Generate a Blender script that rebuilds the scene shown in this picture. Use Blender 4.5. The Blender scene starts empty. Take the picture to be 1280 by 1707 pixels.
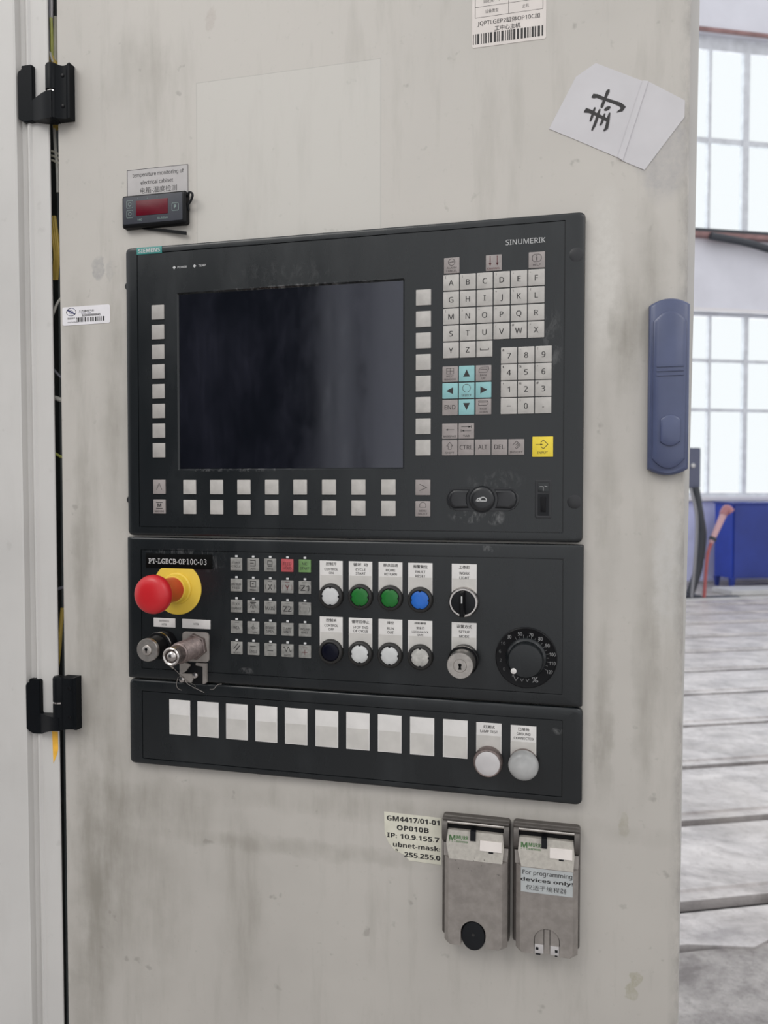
import bpy, bmesh, math, random
from mathutils import Vector, Matrix
random.seed(7)
S = bpy.context.scene
COL = S.collection
# ------------------------------------------------------------------ camera
F_PX = 1282.0
CAM = Vector((.4702, -.7503, 1.45))
YAW, PITCH, ROLL = .2375, .0305, .0011
_f = Vector((-math.sin(YAW)*math.cos(PITCH), math.cos(YAW)*math.cos(PITCH), -math.sin(PITCH)))
_r0 = Vector((math.cos(YAW), math.sin(YAW), 0)); _u0 = _r0.cross(_f)
_r = _r0*math.cos(ROLL) + _u0*math.sin(ROLL); _u = -_r0*math.sin(ROLL) + _u0*math.cos(ROLL)
cd = bpy.data.cameras.new('camera'); co = bpy.data.objects.new('camera', cd); COL.objects.link(co)
M = Matrix((_r, _u, -_f)).transposed().to_4x4(); M.translation = CAM
co.matrix_world = M
cd.sensor_fit = 'VERTICAL'; cd.sensor_height = 36; cd.sensor_width = 27
cd.lens = 36*F_PX/1707; cd.clip_start = .02; cd.clip_end = 200
cd.dof.use_dof = True; cd.dof.focus_distance = .8; cd.dof.aperture_fstop = 8.5
S.camera = co
S.view_settings.view_transform = 'Standard'; S.view_settings.look = 'None'
S.view_settings.gamma = 1; S.view_settings.use_curve_mapping = False
S.view_settings.exposure = 0.0
# ------------------------------------------------------------------ world and lamps
W = bpy.data.worlds.new('world'); S.world = W; W.use_nodes = True
W.node_tree.nodes['Background'].inputs[0].default_value = (.97, .98, 1.0, 1)
W.node_tree.nodes['Background'].inputs[1].default_value = 1.06
def area(name, loc, target, w, h, energy, col=(1, 1, 1)):
    l = bpy.data.lights.new(name, 'AREA'); l.shape = 'RECTANGLE'; l.size = w; l.size_y = h; l.energy = energy; l.color = col
    o = bpy.data.objects.new(name, l); COL.objects.link(o); o.location = loc
    o.rotation_euler = (Vector(target)-Vector(loc)).to_track_quat('-Z', 'Y').to_euler(); return o
area('hall_skylight', (3.6, -3.0, 4.6), (.3, 0, 1.3), 2.0, 2.0, 35, (1, .98, .95))
area('overhead_lamp', (-1.0, -1.9, 3.7), (-.1, 0, 1.8), 1.6, 1.2, 27, (1, .97, .92))
_h = math.radians(23.5)
area('window_daylight', (8.6*math.cos(_h)-12.6*math.sin(_h), 8.6*math.sin(_h)+12.6*math.cos(_h), 5.4), (8.6*math.cos(_h), 8.6*math.sin(_h), 5.4), 14, 11, 850, (.98, .99, 1))
# ------------------------------------------------------------------ frames of reference
ZT = 1.7095            # height of the control panel's top edge
def PW(p):             # door frame, millimetres: (x right, d down from panel top, p proud of the panel face)
    return Vector((p[0]/1000, -p[2]/1000, ZT-p[1]/1000))
HA = math.radians(23.5)
HU = Vector((math.cos(HA), math.sin(HA), 0)); HV = Vector((-math.sin(HA), math.cos(HA), 0))
def HW(p):             # hall frame, metres: (along the far wall, towards it, up)
    return HU*p[0] + HV*p[1] + Vector((0, 0, p[2]))
# ------------------------------------------------------------------ mesh builder
class MB:
    def __init__(s, fr=PW): s.v = []; s.f = []; s.fr = fr; s.bev = None
    def add(s, vs, fs):
        n = len(s.v); s.v += [tuple(a) for a in vs]; s.f += [tuple(i+n for i in f) for f in fs]; return s
    def loft(s, rings, c0=True, c1=True, close=False):
        n = len(rings[0]); vs = [v for r in rings for v in r]; fs = []
        m = len(rings)
        for k in range(m if close else m-1):
            a, b = k*n, ((k+1) % m)*n
            for i in range(n):
                j = (i+1) % n; fs.append((a+i, a+j, b+j, b+i))
        if not close:
            if c0: fs.append(tuple(range(n)))
            if c1: fs.append(tuple((m-1)*n+i for i in range(n)))
        return s.add(vs, fs)
    def box(s, x0, x1, y0, y1, z0, z1):
        return s.loft([[(x0, y0, z), (x1, y0, z), (x1, y1, z), (x0, y1, z)] for z in (z0, z1)])
    def rplate(s, x0, d0, x1, d1, r, p0, p1, b=.3, n=4):
        if b <= 0: return s.loft([ring(x0, d0, x1, d1, r, p, n) for p in (p0, p1)])
        return s.loft([ring(x0, d0, x1, d1, r, p0, n), ring(x0, d0, x1, d1, r, p1-b, n),
                       ring(x0+b*.3, d0+b*.3, x1-b*.3, d1-b*.3, r-b*.3, p1-b*.3, n), ring(x0+b, d0+b, x1-b, d1-b, max(r-b, .01), p1, n)])
    def lathe(s, cx, cy, prof, n=40, c0=True, c1=True):
        return s.loft([[(cx+r*math.cos(2*math.pi*i/n), cy+r*math.sin(2*math.pi*i/n), p) for i in range(n)] for r, p in prof], c0, c1)
    def vlathe(s, cx, p, prof, n=20):     # axis vertical: prof = (radius, d)
        return s.loft([[(cx+r*math.cos(2*math.pi*i/n), d, p+r*math.sin(2*math.pi*i/n)) for i in range(n)] for r, d in prof])
    def prism(s, pts, p0, p1):
        return s.loft([[(x, y, p) for x, y in pts] for p in (p0, p1)])
    def tube(s, pts, r, n=8, sub=6, taper=None):
        P = [Vector(p) for p in pts]
        if len(P) > 2 and sub > 1:
            Q = []
            for i in range(len(P)-1):
                a = P[max(i-1, 0)]; b = P[i]; c = P[i+1]; d = P[min(i+2, len(P)-1)]
                for k in range(sub):
                    t = k/sub
                    Q.append(.5*((2*b)+(c-a)*t+(2*a-5*b+4*c-d)*t*t+(3*b-a-3*c+d)*t**3))
            P = Q+[P[-1]]
        rings = []; up = Vector((.31, .22, .92))
        for i, p in enumerate(P):
            t = (P[min(i+1, len(P)-1)]-P[max(i-1, 0)]).normalized()
            a = t.cross(up).normalized() if abs(t.dot(up)) < .98 else t.cross(Vector((1, 0, 0))).normalized()
            b = t.cross(a); rr = r if not taper else r*(1+(taper-1)*i/(len(P)-1))
            rings.append([tuple(p+a*rr*math.cos(2*math.pi*k/n)+b*rr*math.sin(2*math.pi*k/n)) for k in range(n)])
            up = b if False else up
        return s.loft(rings)
def ring(x0, d0, x1, d1, r, p, n=4):
    r = max(min(r, (x1-x0)/2-1e-4, (d1-d0)/2-1e-4), .001); o = []
    for cx, cy, a in ((x1-r, d1-r, 0), (x0+r, d1-r, 90), (x0+r, d0+r, 180), (x1-r, d0+r, 270)):
        for k in range(n+1):
            t = math.radians(a+90*k/n); o.append((cx+r*math.cos(t), cy+r*math.sin(t), p))
    return o
LOC = {}
def obj(name, mb, mat, parent=None, label=None, cat=None, group=None, kind=None, smooth=38, bev=None, origin=None):
    """link ONE mesh object; its origin is the centre of its own bounds (underside for top-level things)"""
    vs = [mb.fr(p) for p in mb.v]
    lo = Vector([min(v[i] for v in vs) for i in range(3)]); hi = Vector([max(v[i] for v in vs) for i in range(3)])
    c = (lo+hi)/2
    if parent is None: c.z = lo.z
    if origin is not None: c = origin
    me = bpy.data.meshes.new(name); me.from_pydata([v-c for v in vs], [], mb.f)
    bm = bmesh.new(); bm.from_mesh(me)
    bmesh.ops.recalc_face_normals(bm, faces=bm.faces)
    if bev:
        es = [e for e in bm.edges if len(e.link_faces) == 2 and e.calc_face_angle(0) > .7]
        bmesh.ops.bevel(bm, geom=es, offset=bev, segments=2, affect='EDGES', clamp_overlap=True)
    bm.to_mesh(me); bm.free()
    if mat: me.materials.append(mat)
    if smooth:
        me.shade_smooth(); me.set_sharp_from_angle(angle=math.radians(smooth))
    o = bpy.data.objects.new(name, me); COL.objects.link(o)
    place(o, c, parent); tag(o, label, cat, group, kind)
    return o
def place(o, world, parent):
    LOC[o.name] = Vector(world)
    if parent is not None:
        o.parent = parent; o.location = Vector(world)-LOC[parent.name]
    else: o.location = world
def tag(o, label=None, cat=None, group=None, kind=None):
    if label: o['label'] = label
    if cat: o['category'] = cat
    if group: o['group'] = group
    if kind: o['kind'] = kind
def thing(name, world, label, cat, group=None, kind=None):
    o = bpy.data.objects.new(name, None); COL.objects.link(o); o.empty_display_size = .05
    place(o, world, None); tag(o, label, cat, group, kind); return o
def dup(src, dx, dd, parent, name=None):     # copy of a part that shares its mesh
    o = src.copy(); COL.objects.link(o)
    w = LOC[src.name]+Vector((dx/1000, 0, -dd/1000)); place(o, w, parent); return o
# ------------------------------------------------------------------ lettering: outlines of the built-in font as flat faces
_TC = {}
def face(s, style):          # upright sans, bold sans or typewriter forms of the same characters
    up, lo, di = {'s': (0x1D5A0, 0x1D5BA, 0x1D7E2), 'b': (0x1D5D4, 0x1D5EE, 0x1D7EC), 'm': (0x1D670, 0x1D68A, 0x1D7F6)}[style]
    return ''.join(chr(up+ord(c)-65) if 'A' <= c <= 'Z' else chr(lo+ord(c)-97) if 'a' <= c <= 'z' else chr(di+ord(c)-48) if '0' <= c <= '9' else c for c in s)
def outline(t):
    c = bpy.data.curves.new('lettering', 'FONT'); c.body = t; c.resolution_u = 2
    o = bpy.data.objects.new('lettering', c); TS.collection.objects.link(o); VL.update()
    me = bpy.data.meshes.new_from_object(o.evaluated_get(VL.depsgraph))
    vs = [(v.co.x, v.co.y) for v in me.vertices]; fs = [tuple(p.vertices) for p in me.polygons]
    bpy.data.objects.remove(o); bpy.data.curves.remove(c); bpy.data.meshes.remove(me); return vs, fs
TS = bpy.data.scenes.new('lettering'); VL = TS.view_layers[0]; _b = [v[0] for v in outline('|')[0]]; BAR, BW = max(_b), max(_b)-min(_b)
def one(ch):                # outline and advance of one character
    if ch not in _TC:
        vs, fs = outline(ch+'|'); X = max(v[0] for v in vs)      # the bar after it gives the advance and is dropped
        keep = [i for i, v in enumerate(vs) if v[0] < X-BW-.003]; ix = {k: i for i, k in enumerate(keep)}
        _TC[ch] = ([vs[i] for i in keep], [tuple(ix[i] for i in f) for f in fs if all(i in ix for i in f)], X-BAR)
    return _TC[ch]
def glyphs(body, style, sp):
    k = (body, style, sp)
    if k not in _TC:
        vs, fs, x = [], [], 0
        for ch in face(body, style):
            v, f, adv = one(ch); n = len(vs); vs += [(a+x, b) for a, b in v]; fs += [tuple(i+n for i in q) for q in f]; x += adv*sp
        _TC[k] = (vs, fs, min(v[0] for v in vs), max(v[0] for v in vs), min(v[1] for v in vs), max(v[1] for v in vs))
    return _TC[k]
def text(mb, body, x, d, h, w=None, p=0.0, bold=0.0, rot=0, cap=False, style=None, sp=1.0):
    """lettering centred on (x, d); h = height of its bounds (or capital height when cap), w = width to fit"""
    st = style or ('b' if bold >= .02 else 's')
    vs, fs, x0, x1, y0, y1 = glyphs(body, st, sp)
    sy = h/.714 if cap else h/(y1-y0); sx = sy if w is None else w/(x1-x0)
    cx = (x0+x1)/2; cy = .357 if cap else (y0+y1)/2; c, s = math.cos(rot), math.sin(rot)
    e = .016 if bold > 0 or (h <= 3.2 and not cap) else 0
    for q, (ox, oy) in enumerate(((0, 0),) if not e else ((-e, e*.4), (e, -e*.4), (0, 0))):
        o = []; pq = p+.025*q
        for a, b in vs:
            a = (a-cx+ox)*sx; b = (b-cy+oy)*sy; o.append((x+a*c-b*s, d-(a*s+b*c), pq))
        mb.add(o, fs)
def line(mb, pts, w, p=0.0):
    for i, ((a, b), (c, e)) in enumerate(zip(pts, pts[1:])):
        q = p+.012*(i % 3)
        L = math.hypot(c-a, e-b) or 1; nx, ny = -(e-b)/L*w/2, (c-a)/L*w/2; ex, ey = (c-a)/L*w*.3, (e-b)/L*w*.3
        mb.add([(a+nx-ex, b+ny-ey, q), (c+nx+ex, e+ny+ey, q), (c-nx+ex, e-ny+ey, q), (a-nx-ex, b-ny-ey, q)], [(0, 1, 2, 3)])
def arc(cx, cy, r, a0, a1, n=14, ry=None):
    return [(cx+r*math.cos(math.radians(a0+(a1-a0)*k/n)), cy+(ry or r)*math.sin(math.radians(a0+(a1-a0)*k/n))) for k in range(n+1)]
def poly(mb, pts, p=0.0): mb.add([(x, d, p) for x, d in pts], [tuple(range(len(pts)))])
def rectl(x0, d0, x1, d1): return [(x0, d0), (x1, d0), (x1, d1), (x0, d1), (x0, d0)]
# ------------------------------------------------------------------ materials
def srgb(r, g, b):
    f = lambda c: (c/255/12.92) if c/255 <= .04045 else ((c/255+.055)/1.055)**2.4
    return (f(r), f(g), f(b), 1)
class NT:
    def __init__(s, name):
        s.m = bpy.data.materials.new(name); s.m.use_nodes = True; s.t = s.m.node_tree; s.n = s.t.nodes; s.l = s.t.links
        s.b = s.n['Principled BSDF']
    def node(s, typ, **kw):
        n = s.n.new(typ)
        for k, v in kw.items():
            if k.startswith('i_'):
                k = k[2:]; k = int(k) if k.isdigit() else k.replace('_', ' ')
                if isinstance(v, bpy.types.NodeSocket): s.l.new(v, n.inputs[k])
                else: n.inputs[k].default_value = v
            else: setattr(n, k, v)
        return n
    def pos(s, scale=(1, 1, 1)):
        g = s.node('ShaderNodeNewGeometry'); m = s.node('ShaderNodeMapping', i_Vector=g.outputs['Position'], i_Scale=scale); return m.outputs[0]
    def noise(s, vec, scale, detail=4, rough=.55, dist=0):
        return s.node('ShaderNodeTexNoise', i_Vector=vec, i_Scale=scale, i_Detail=detail, i_Roughness=rough, i_Distortion=dist).outputs['Fac']
    def ramp(s, fac, lo, hi, a=0., b=1.):
        n = s.node('ShaderNodeMapRange', i_0=fac, i_1=lo, i_2=hi, i_3=a, i_4=b); return n.outputs[0]
    def math(s, op, a, b=0.):
        return s.node('ShaderNodeMath', operation=op, i_0=a, i_1=b).outputs[0]
    def mix(s, f, a, b, bt='MIX'):
        n = s.node('ShaderNodeMix', data_type='RGBA', blend_type=bt)
        for k, v in ((0, f), (6, a), (7, b)):
            if isinstance(v, bpy.types.NodeSocket): s.l.new(v, n.inputs[k])
            else: n.inputs[k].default_value = v
        return n.outputs[2]
    def out(s, color=None, rough=None, bump=None, bs=.2, bd=.001, **kw):
        for k, v in (('Base Color', color), ('Roughness', rough)):
            if v is None: continue
            if isinstance(v, bpy.types.NodeSocket): s.l.new(v, s.b.inputs[k])
            else: s.b.inputs[k].default_value = v
        for k, v in kw.items(): s.b.inputs[k.replace('_', ' ')].default_value = v
        if bump is not None:
            b = s.node('ShaderNodeBump', i_Height=bump, i_Strength=bs, i_Distance=bd); s.l.new(b.outputs[0], s.b.inputs['Normal'])
        return s.m
def simple(name, col, rough=.5, vary=.08, scale=60, metal=0, **kw):
    t = NT(name); n = t.noise(t.pos(), scale, 3)
    c = t.mix(t.ramp(n, .35, .7), tuple(x*(1-vary) for x in col[:3])+(1,), tuple(min(1, x*(1+vary)) for x in col[:3])+(1,))
    return t.out(c, rough, Metallic=metal, **kw)
def plastic(name, col, rough, smudge=.5, scuffs=()):
    t = NT(name); n = t.noise(t.pos((1, 1, .35)), 14, 5, .65); n2 = t.noise(t.pos(), 900, 2)
    c = t.mix(t.math('MULTIPLY', t.ramp(n, .5, .8), smudge), col, tuple(x*1.9+.012 for x in col[:3])+(1,))
    if scuffs:
        sx = t.node('ShaderNodeSeparateXYZ', i_0=t.node('ShaderNodeNewGeometry').outputs['Position']); br = t.ramp(t.noise(t.pos((1, 1, .5)), 110, 6, .75, .5), .5, .66)
        for cx, cd, rx, rd, k in scuffs:
            a = t.math('DIVIDE', t.math('SUBTRACT', sx.outputs[0], cx/1000), rx/1000); b = t.math('DIVIDE', t.math('SUBTRACT', sx.outputs[2], ZT-cd/1000), rd/1000)
            d = t.math('ADD', t.math('MULTIPLY', a, a), t.math('MULTIPLY', b, b)); c = t.mix(t.math('MULTIPLY', t.math('MULTIPLY', t.ramp(d, .2, 1, 1, 0), br), k), c, (.16, .16, .16, 1))
    r = t.ramp(n, .3, .75, rough-.07, rough+.1)
    return t.out(c, r, n2, .12, .0004)
m_panel = plastic('anthracite_plastic', (.0092, .0112, .0126, 1), .27, .5, ((372, 287, 20, 7, .8), (398, 287, 12, 9, .9), (400, 252, 30, 12, .3), (452, 120, 12, 40, .35), (395, 318, 14, 4, .8), (100, 336, 18, 14, .4), (60, 328, 40, 4, .5), (180, 38, 70, 14, .14), (190, 52, 110, 2, .9), (140, 452, 10, 4, .6), (460, 492, 6, 4, .7), (140, 240, 90, 2.5, .6)))
m_bezel = plastic('grey_bezel_plastic', (.013, .0135, .0155, 1), .33)
m_black = simple('black_plastic', (.0045, .0045, .0055), .35, Specular_IOR_Level=.18)
m_rubber = simple('black_rubber', (.005, .006, .008), .5, Specular_IOR_Level=.3)
m_hinge = simple('black_powder_coat', (.0055, .0065, .008), .36, scale=300, Specular_IOR_Level=.09)
m_ringp = simple('grey_button_ring', (.022, .021, .020), .4, Specular_IOR_Level=.35)
m_key = simple('pale_key_cap', (.45, .43, .405), .5, .10, 90)
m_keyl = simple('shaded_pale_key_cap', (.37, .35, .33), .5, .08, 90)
m_keyg = simple('grey_key_cap', (.30, .268, .258), .5, .10, 90)
m_keyc = simple('pale_blue_key_cap', (.24, .46, .47), .5, .06, 90)
m_keyy = simple('yellow_key_cap', (.78, .60, .045), .5, .05, 90)
m_mk = simple('membrane_key_cap', (.245, .24, .225), .5, .22, 160)
m_mkr = simple('red_membrane_key', (.42, .075, .085), .5, .15, 160)
m_mkg = simple('green_membrane_key', (.13, .24, .085), .5, .15, 160)
m_ink = simple('dark_print', (.022, .02, .02), .6)
m_inkg = simple('grey_print', (.06, .05, .05), .6)
m_inkr = simple('red_brown_print', (.10, .02, .022), .6)
m_inkw = simple('white_print', (.50, .50, .50), .6)
m_inkdim = simple('dim_grey_print', (.27, .27, .27), .6)
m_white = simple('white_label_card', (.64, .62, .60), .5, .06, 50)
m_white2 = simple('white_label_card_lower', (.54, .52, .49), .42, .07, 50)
m_led = simple('led_window', (.6, .6, .6), .4)
m_teal = simple('teal_badge', (.035, .22, .20), .45)
m_silver = simple('brushed_silver', (.50, .47, .44), .38, .12, 200, 1)
m_chrome = simple('chrome', (.50, .47, .45), .2, .08, 200, 1)
m_brown = simple('dull_brown_metal', (.20, .16, .15), .42, .25, 300, .7)
m_cast = simple('grey_cast_metal', (.27, .245, .225), .5, .12, 120, .25)
m_frm = simple('grey_brown_frame_metal', (.10, .09, .082), .42, .15, 120, .4)
m_red = simple('red_mushroom_plastic', (.52, .012, .018), .33, .05, 30)
m_yel = simple('yellow_disc', (.72, .50, .055), .45, .06, 40)
m_lw = simple('white_lens', (.56, .565, .56), .35, .05, 120)
m_lwd = simple('worn_white_lens', (.46, .45, .42), .4, .22, 200)
m_lg = simple('green_lens', (.006, .14, .018), .35, .05, 60)
m_lb = simple('blue_lens', (.015, .13, .52), .35, .08, 60)
m_lk = simple('black_lens', (.002, .0025, .009), .3, .05, 60, Specular_IOR_Level=.2)
m_plate = simple('black_engraving_plate', (.002, .002, .002), .5, Specular_IOR_Level=.08)
m_scr = None
m_disp = simple('red_display', (.11, .003, .012), .3, .12, 80, Specular_IOR_Level=.2)
m_slate = simple('slate_face', (.045, .048, .060), .45, .06, 80, Specular_IOR_Level=.3)
m_stk = simple('cream_sticker', (.66, .61, .575), .5, .05, 40)
m_stk2 = simple('yellowed_sticker', (.64, .62, .52), .5, .07, 60)
m_stkc = simple('clear_grey_label', (.44, .42, .415), .35, .04, 60)
m_wst = simple('white_sticker', (.74, .72, .74), .45, .04, 60)
m_grn = simple('green_print', (.13, .27, .11), .6, .2, 600)
m_ltb = simple('pale_film_label', (.42, .44, .44), .35, .06, 90)
m_hnd = simple('flare_hazed_dark_plastic', (.072, .088, .165), .28, .08, 30)  # dark handle plastic with bluish lens-flare haze mixed into its colour
def paint(name, base, dirt, amt=1., door=False):
    t = NT(name); P = t.pos(); V = t.pos((1, 1, .16))
    big = t.noise(P, 5, 4, .6); st = t.noise(V, 42, 5, .62); fine = t.noise(P, 160, 4, .7); sp = t.noise(P, 55, 3, .5)
    c = t.mix(t.ramp(big, .3, .72), tuple(x*.93 for x in base[:3])+(1,), tuple(min(1, x*1.06) for x in base[:3])+(1,))
    c = t.mix(t.math('MULTIPLY', t.ramp(st, .52, .78), .36*amt), c, dirt)
    c = t.mix(t.math('MULTIPLY', t.ramp(sp, .70, .76), .35*amt), c, tuple(x*.6 for x in dirt[:3])+(1,))
    c = t.mix(t.math('MULTIPLY', t.ramp(fine, .62, .8), .22*amt), c, tuple(x*.8 for x in dirt[:3])+(1,))
    if door:
        g = t.node('ShaderNodeNewGeometry'); sx = t.node('ShaderNodeSeparateXYZ', i_0=g.outputs['Position'])
        wob = t.ramp(t.noise(P, 45, 4, .6), 0, 1, -.011, .011)
        X = t.math('ADD', sx.outputs[0], wob); Z = t.math('ADD', sx.outputs[2], wob)
        def ell(cx, cd, rx, rd, soft=.35):
            z = ZT-cd/1000
            a = t.math('DIVIDE', t.math('SUBTRACT', X, cx/1000), rx/1000); b = t.math('DIVIDE', t.math('SUBTRACT', Z, z), rd/1000)
            d = t.math('ADD', t.math('MULTIPLY', a, a), t.math('MULTIPLY', b, b)); return t.ramp(d, 1-soft, 1+soft, 1, 0)
        grit = t.ramp(fine, .3, .65, .35, 1); strk = t.ramp(t.math('ADD', t.math('MULTIPLY', st, .6), t.math('MULTIPLY', t.noise(P, 24, 5, .65), .4)), .36, .62, .12, 1)
        for cx, cd, rx, rd, col, k, so in (
            (-39, 18, 8, 12, (.30, .29, .285, 1), .8, .3), (-25, 22, 4, 11, (.33, .32, .31, 1), .5, .4),
            (552, -50, 22, 40, (.30, .29, .30, 1), .55, .4), (523, 580, 5, 12, (.36, .335, .28, 1), .8, .3),
            (533, 729, 6, 7, (.33, .31, .235, 1), .8, .2), (530, 743, 6, 9, (.33, .31, .235, 1), .8, .2),
            (-38, 640, 30, 150, dirt, .55, .9), (-30, 430, 22, 60, dirt, .45, .9), (20, 700, 40, 120, dirt, .35, .9), (-62, 560, 12, 60, dirt, .4, .9),
            (10, -185, 30, 45, dirt, .30, .9), (48, 610, 60, 22, dirt, .35, .9), (500, 60, 14, 70, (.62, .60, .56, 1), .5, .8), (520, 120, 12, 60, dirt, .6, .9),
            (540, 60, 12, 60, dirt, .4, .9), (100, -235, 6, 10, (.34, .29, .26, 1), .5, .3), (502, 480, 8, 70, dirt, .45, .9), (560, 330, 12, 60, (.56, .56, .55, 1), .4, .9),
            (345, 4, 100, 3, dirt, .3, .9), (-66, 90, 14, 60, dirt, .3, .9), (-20, 170, 16, 120, dirt, .32, .9), (505, 250, 10, 120, dirt, .3, .9), (190, 640, 160, 8, dirt, .3, .9), (-58, 790, 22, 120, dirt, .5, .9), (130, 720, 26, 90, dirt, .25, .9), (-62, 330, 10, 110, dirt, .3, .9), (540, 420, 10, 110, dirt, .35, .9), (290, 590, 260, 12, dirt, .25, .9)):
            c = t.mix(t.math('MULTIPLY', t.math('MULTIPLY', ell(cx, cd, rx, rd, so), strk if col is dirt else grit), min(1, k*1.55) if col is dirt else k), c, col)
        # ghost of a removed notice
        Xs, Zs = sx.outputs[0], sx.outputs[2]
        def inside(x0, x1, z0, z1):
            a = t.math('MULTIPLY', t.math('GREATER_THAN', Xs, x0), t.math('LESS_THAN', Xs, x1))
            b = t.math('MULTIPLY', t.math('GREATER_THAN', Zs, z0), t.math('LESS_THAN', Zs, z1)); return t.math('MULTIPLY', a, b)
        o = inside(.0812, .2832, ZT-.006, ZT+.170); i = inside(.0820, .2824, ZT-.005, ZT+.1692)
        c = t.mix(t.math('MULTIPLY', i, .35), c, (.50, .49, .455, 1))
        c = t.mix(t.math('MULTIPLY', t.math('SUBTRACT', o, i), .45), c, (.30, .29, .27, 1))
        # chipped, grimy paint along the opening edge
        e = t.math('MULTIPLY', t.ramp(sx.outputs[0], .563, .574), t.ramp(t.noise(t.pos((1, 1, .5)), 60, 5, .7), .38, .66))
        c = t.mix(t.math('MULTIPLY', e, .7), c, (.20, .19, .18, 1))
    r = t.ramp(big, .3, .7, .42, .55)
    return t.out(c, r, fine, .08, .0006)
m_door = paint('grey_door_paint', (.455, .43, .395, 1), (.25, .232, .20, 1), 1., True)
m_cab = paint('cabinet_paint', (.50, .475, .445, 1), (.30, .28, .25, 1), .7)
m_alu = paint('profile_paint', (.56, .545, .525, 1), (.36, .34, .31, 1), .4)
def screen_mat():
    t = NT('dusty_screen_glass'); n = t.noise(t.pos((1, 1, .5)), 16, 6, .7); n2 = t.noise(t.pos((3, 1, .25)), 60, 4, .6)
    f = t.math('MULTIPLY', t.ramp(n, .42, .75), t.ramp(n2, .3, .7, .4, 1))
    c = t.mix(t.math('MULTIPLY', f, .5), (.0022, .0028, .005, 1), (.024, .024, .038, 1))
    return t.out(c, t.ramp(n, .35, .7, .06, .16), Specular_IOR_Level=.95, Specular_Tint=(.86, .88, 1, 1))
m_scr = screen_mat()
# ------------------------------------------------------------------ the hall: floor, far wall, windows
def iron():
    t = NT('cast_iron_floor'); P = t.pos(); a = t.noise(t.pos((1, 1.6, 1)), 3.2, 6, .65, .4); b = t.noise(P, 22, 5, .7); d = t.noise(P, 1.1, 3)
    c = t.mix(t.ramp(a, .35, .68), (.31, .285, .285, 1), (.68, .64, .63, 1)); c = t.mix(t.math('MULTIPLY', t.ramp(b, .5, .72), .45), c, (.17, .15, .15, 1))
    c = t.mix(t.math('MULTIPLY', t.ramp(d, .5, .7), .3), c, (.60, .54, .48, 1))
    return t.out(c, t.ramp(b, .3, .7, .26, .42), b, .35, .01)
def concrete():
    t = NT('worn_concrete'); P = t.pos(); a = t.noise(P, 5, 7, .7, .3); b = t.noise(P, 45, 5, .75)
    c = t.mix(t.ramp(a, .35, .66), (.22, .20, .195, 1), (.56, .53, .51, 1)); c = t.mix(t.math('MULTIPLY', t.ramp(b, .5, .7), .5), c, (.16, .145, .14, 1))
    return t.out(c, .6, b, .6, .02)
m_iron, m_conc = iron(), concrete()
m_pit = simple('dark_slot', (.02, .018, .018), .8)
m_wall = simple('white_plaster', (.70, .70, .76), .8, .04, 2)
m_frame = simple('bloomed_window_paint', (.62, .64, .68), .5, .1, 8)  # frame colour lightened to imitate bloom from the bright windows
m_lav = simple('lavender_paint', (.66, .68, .92), .6, .08, 2)
m_steel = simple('pale_steel', (.60, .60, .60), .4, .08, 4)
m_rust = simple('red_brown_steel', (.27, .15, .145), .5, .2, 6)
m_dark = simple('dark_steel', (.035, .04, .05), .5, .1, 6)
m_blue = simple('blue_enamel', (.018, .04, .26), .4, .12, 3)
m_blue_lit = simple('lit_side_blue_enamel', (.02, .055, .40), .4, .12, 3)  # same blue enamel, brightened in colour for the lit side face
t_ = NT('window_glass'); tr = t_.node('ShaderNodeBsdfTransparent', i_Color=(.96, .98, .98, 1)); gl = t_.node('ShaderNodeBsdfGlossy', i_Roughness=.08)
mx = t_.node('ShaderNodeMixShader', i_0=.06, i_1=tr.outputs[0], i_2=gl.outputs[0]); t_.l.new(mx.outputs[0], t_.n['Material Output'].inputs[0]); m_glass = t_.m

fl = obj('floor', MB(HW).box(-9, 16, -6, 12, -.30, -.045), m_pit, kind='structure', smooth=None)
obj('concrete_slab', MB(HW).box(-9, 16, -6, 1.30, -.045, -.006), m_conc, fl, smooth=None, label='rough worn concrete slab in front of the iron plates')
obj('concrete_slab', MB(HW).box(-9, 16, 8.36, 12, -.045, 0), m_conc, fl, smooth=None, label='pale concrete slab along the far wall')
obj('edge_strip', MB(HW).box(-9, 16, 8.29, 8.36, -.045, .012), m_steel, fl, smooth=None, label='bright steel edge strip')
gaps = [1.30, 1.537, 2.158, 2.778, 3.416, 4.075, 4.699, 5.360, 5.995, 6.671, 7.252, 7.87, 8.29]
for i in range(12):
    hw = .029 if i < 3 else .022; a, b = gaps[i]+(0 if i == 0 else hw), gaps[i+1]-hw
    if i == 11: b = gaps[12]
    if i == 1: a += .012
    pr = [(a, -.044), (a, -.008), (a+.055, -.007), (a+.062, 0), (b-.062, 0), (b-.055, -.007), (b, -.008), (b, -.044)]
    if i == 0: pr = [(a, -.044), (a, 0), (b-.05, 0), (b-.045, -.007), (b, -.008), (b, -.044)]
    m = MB(HW); rings = []
    us = [-9, 1.5, 1.7, 1.85, 2.0, 2.2, 2.6, 16]
    for j, u in enumerate(us):
        dv = [0, .03, -.02, .04, -.05, -.11, -.06, 0][j] if i == 0 else 0
        rings.append([(u, v+(dv if k < 2 else 0), z) for k, (v, z) in enumerate(pr)])
    m.loft(rings if i == 0 else [rings[0], rings[-1]])
    obj('floor_plate', m, m_iron, fl, smooth=None)
WV = 10.0
m = MB(HW)
for u0, u1, z0, z1 in ((-3, 16, 0, 1.33), (-3, 16, 4.19, 5.40), (-3, 16, 8.39, 11), (-3, 4.6, 1.33, 4.19), (13, 16, 1.33, 4.19), (-3, 4.6, 5.40, 8.39), (13, 16, 5.40, 8.39)):
    m.box(u0, u1, WV, WV+.3, z0, z1)
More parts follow.
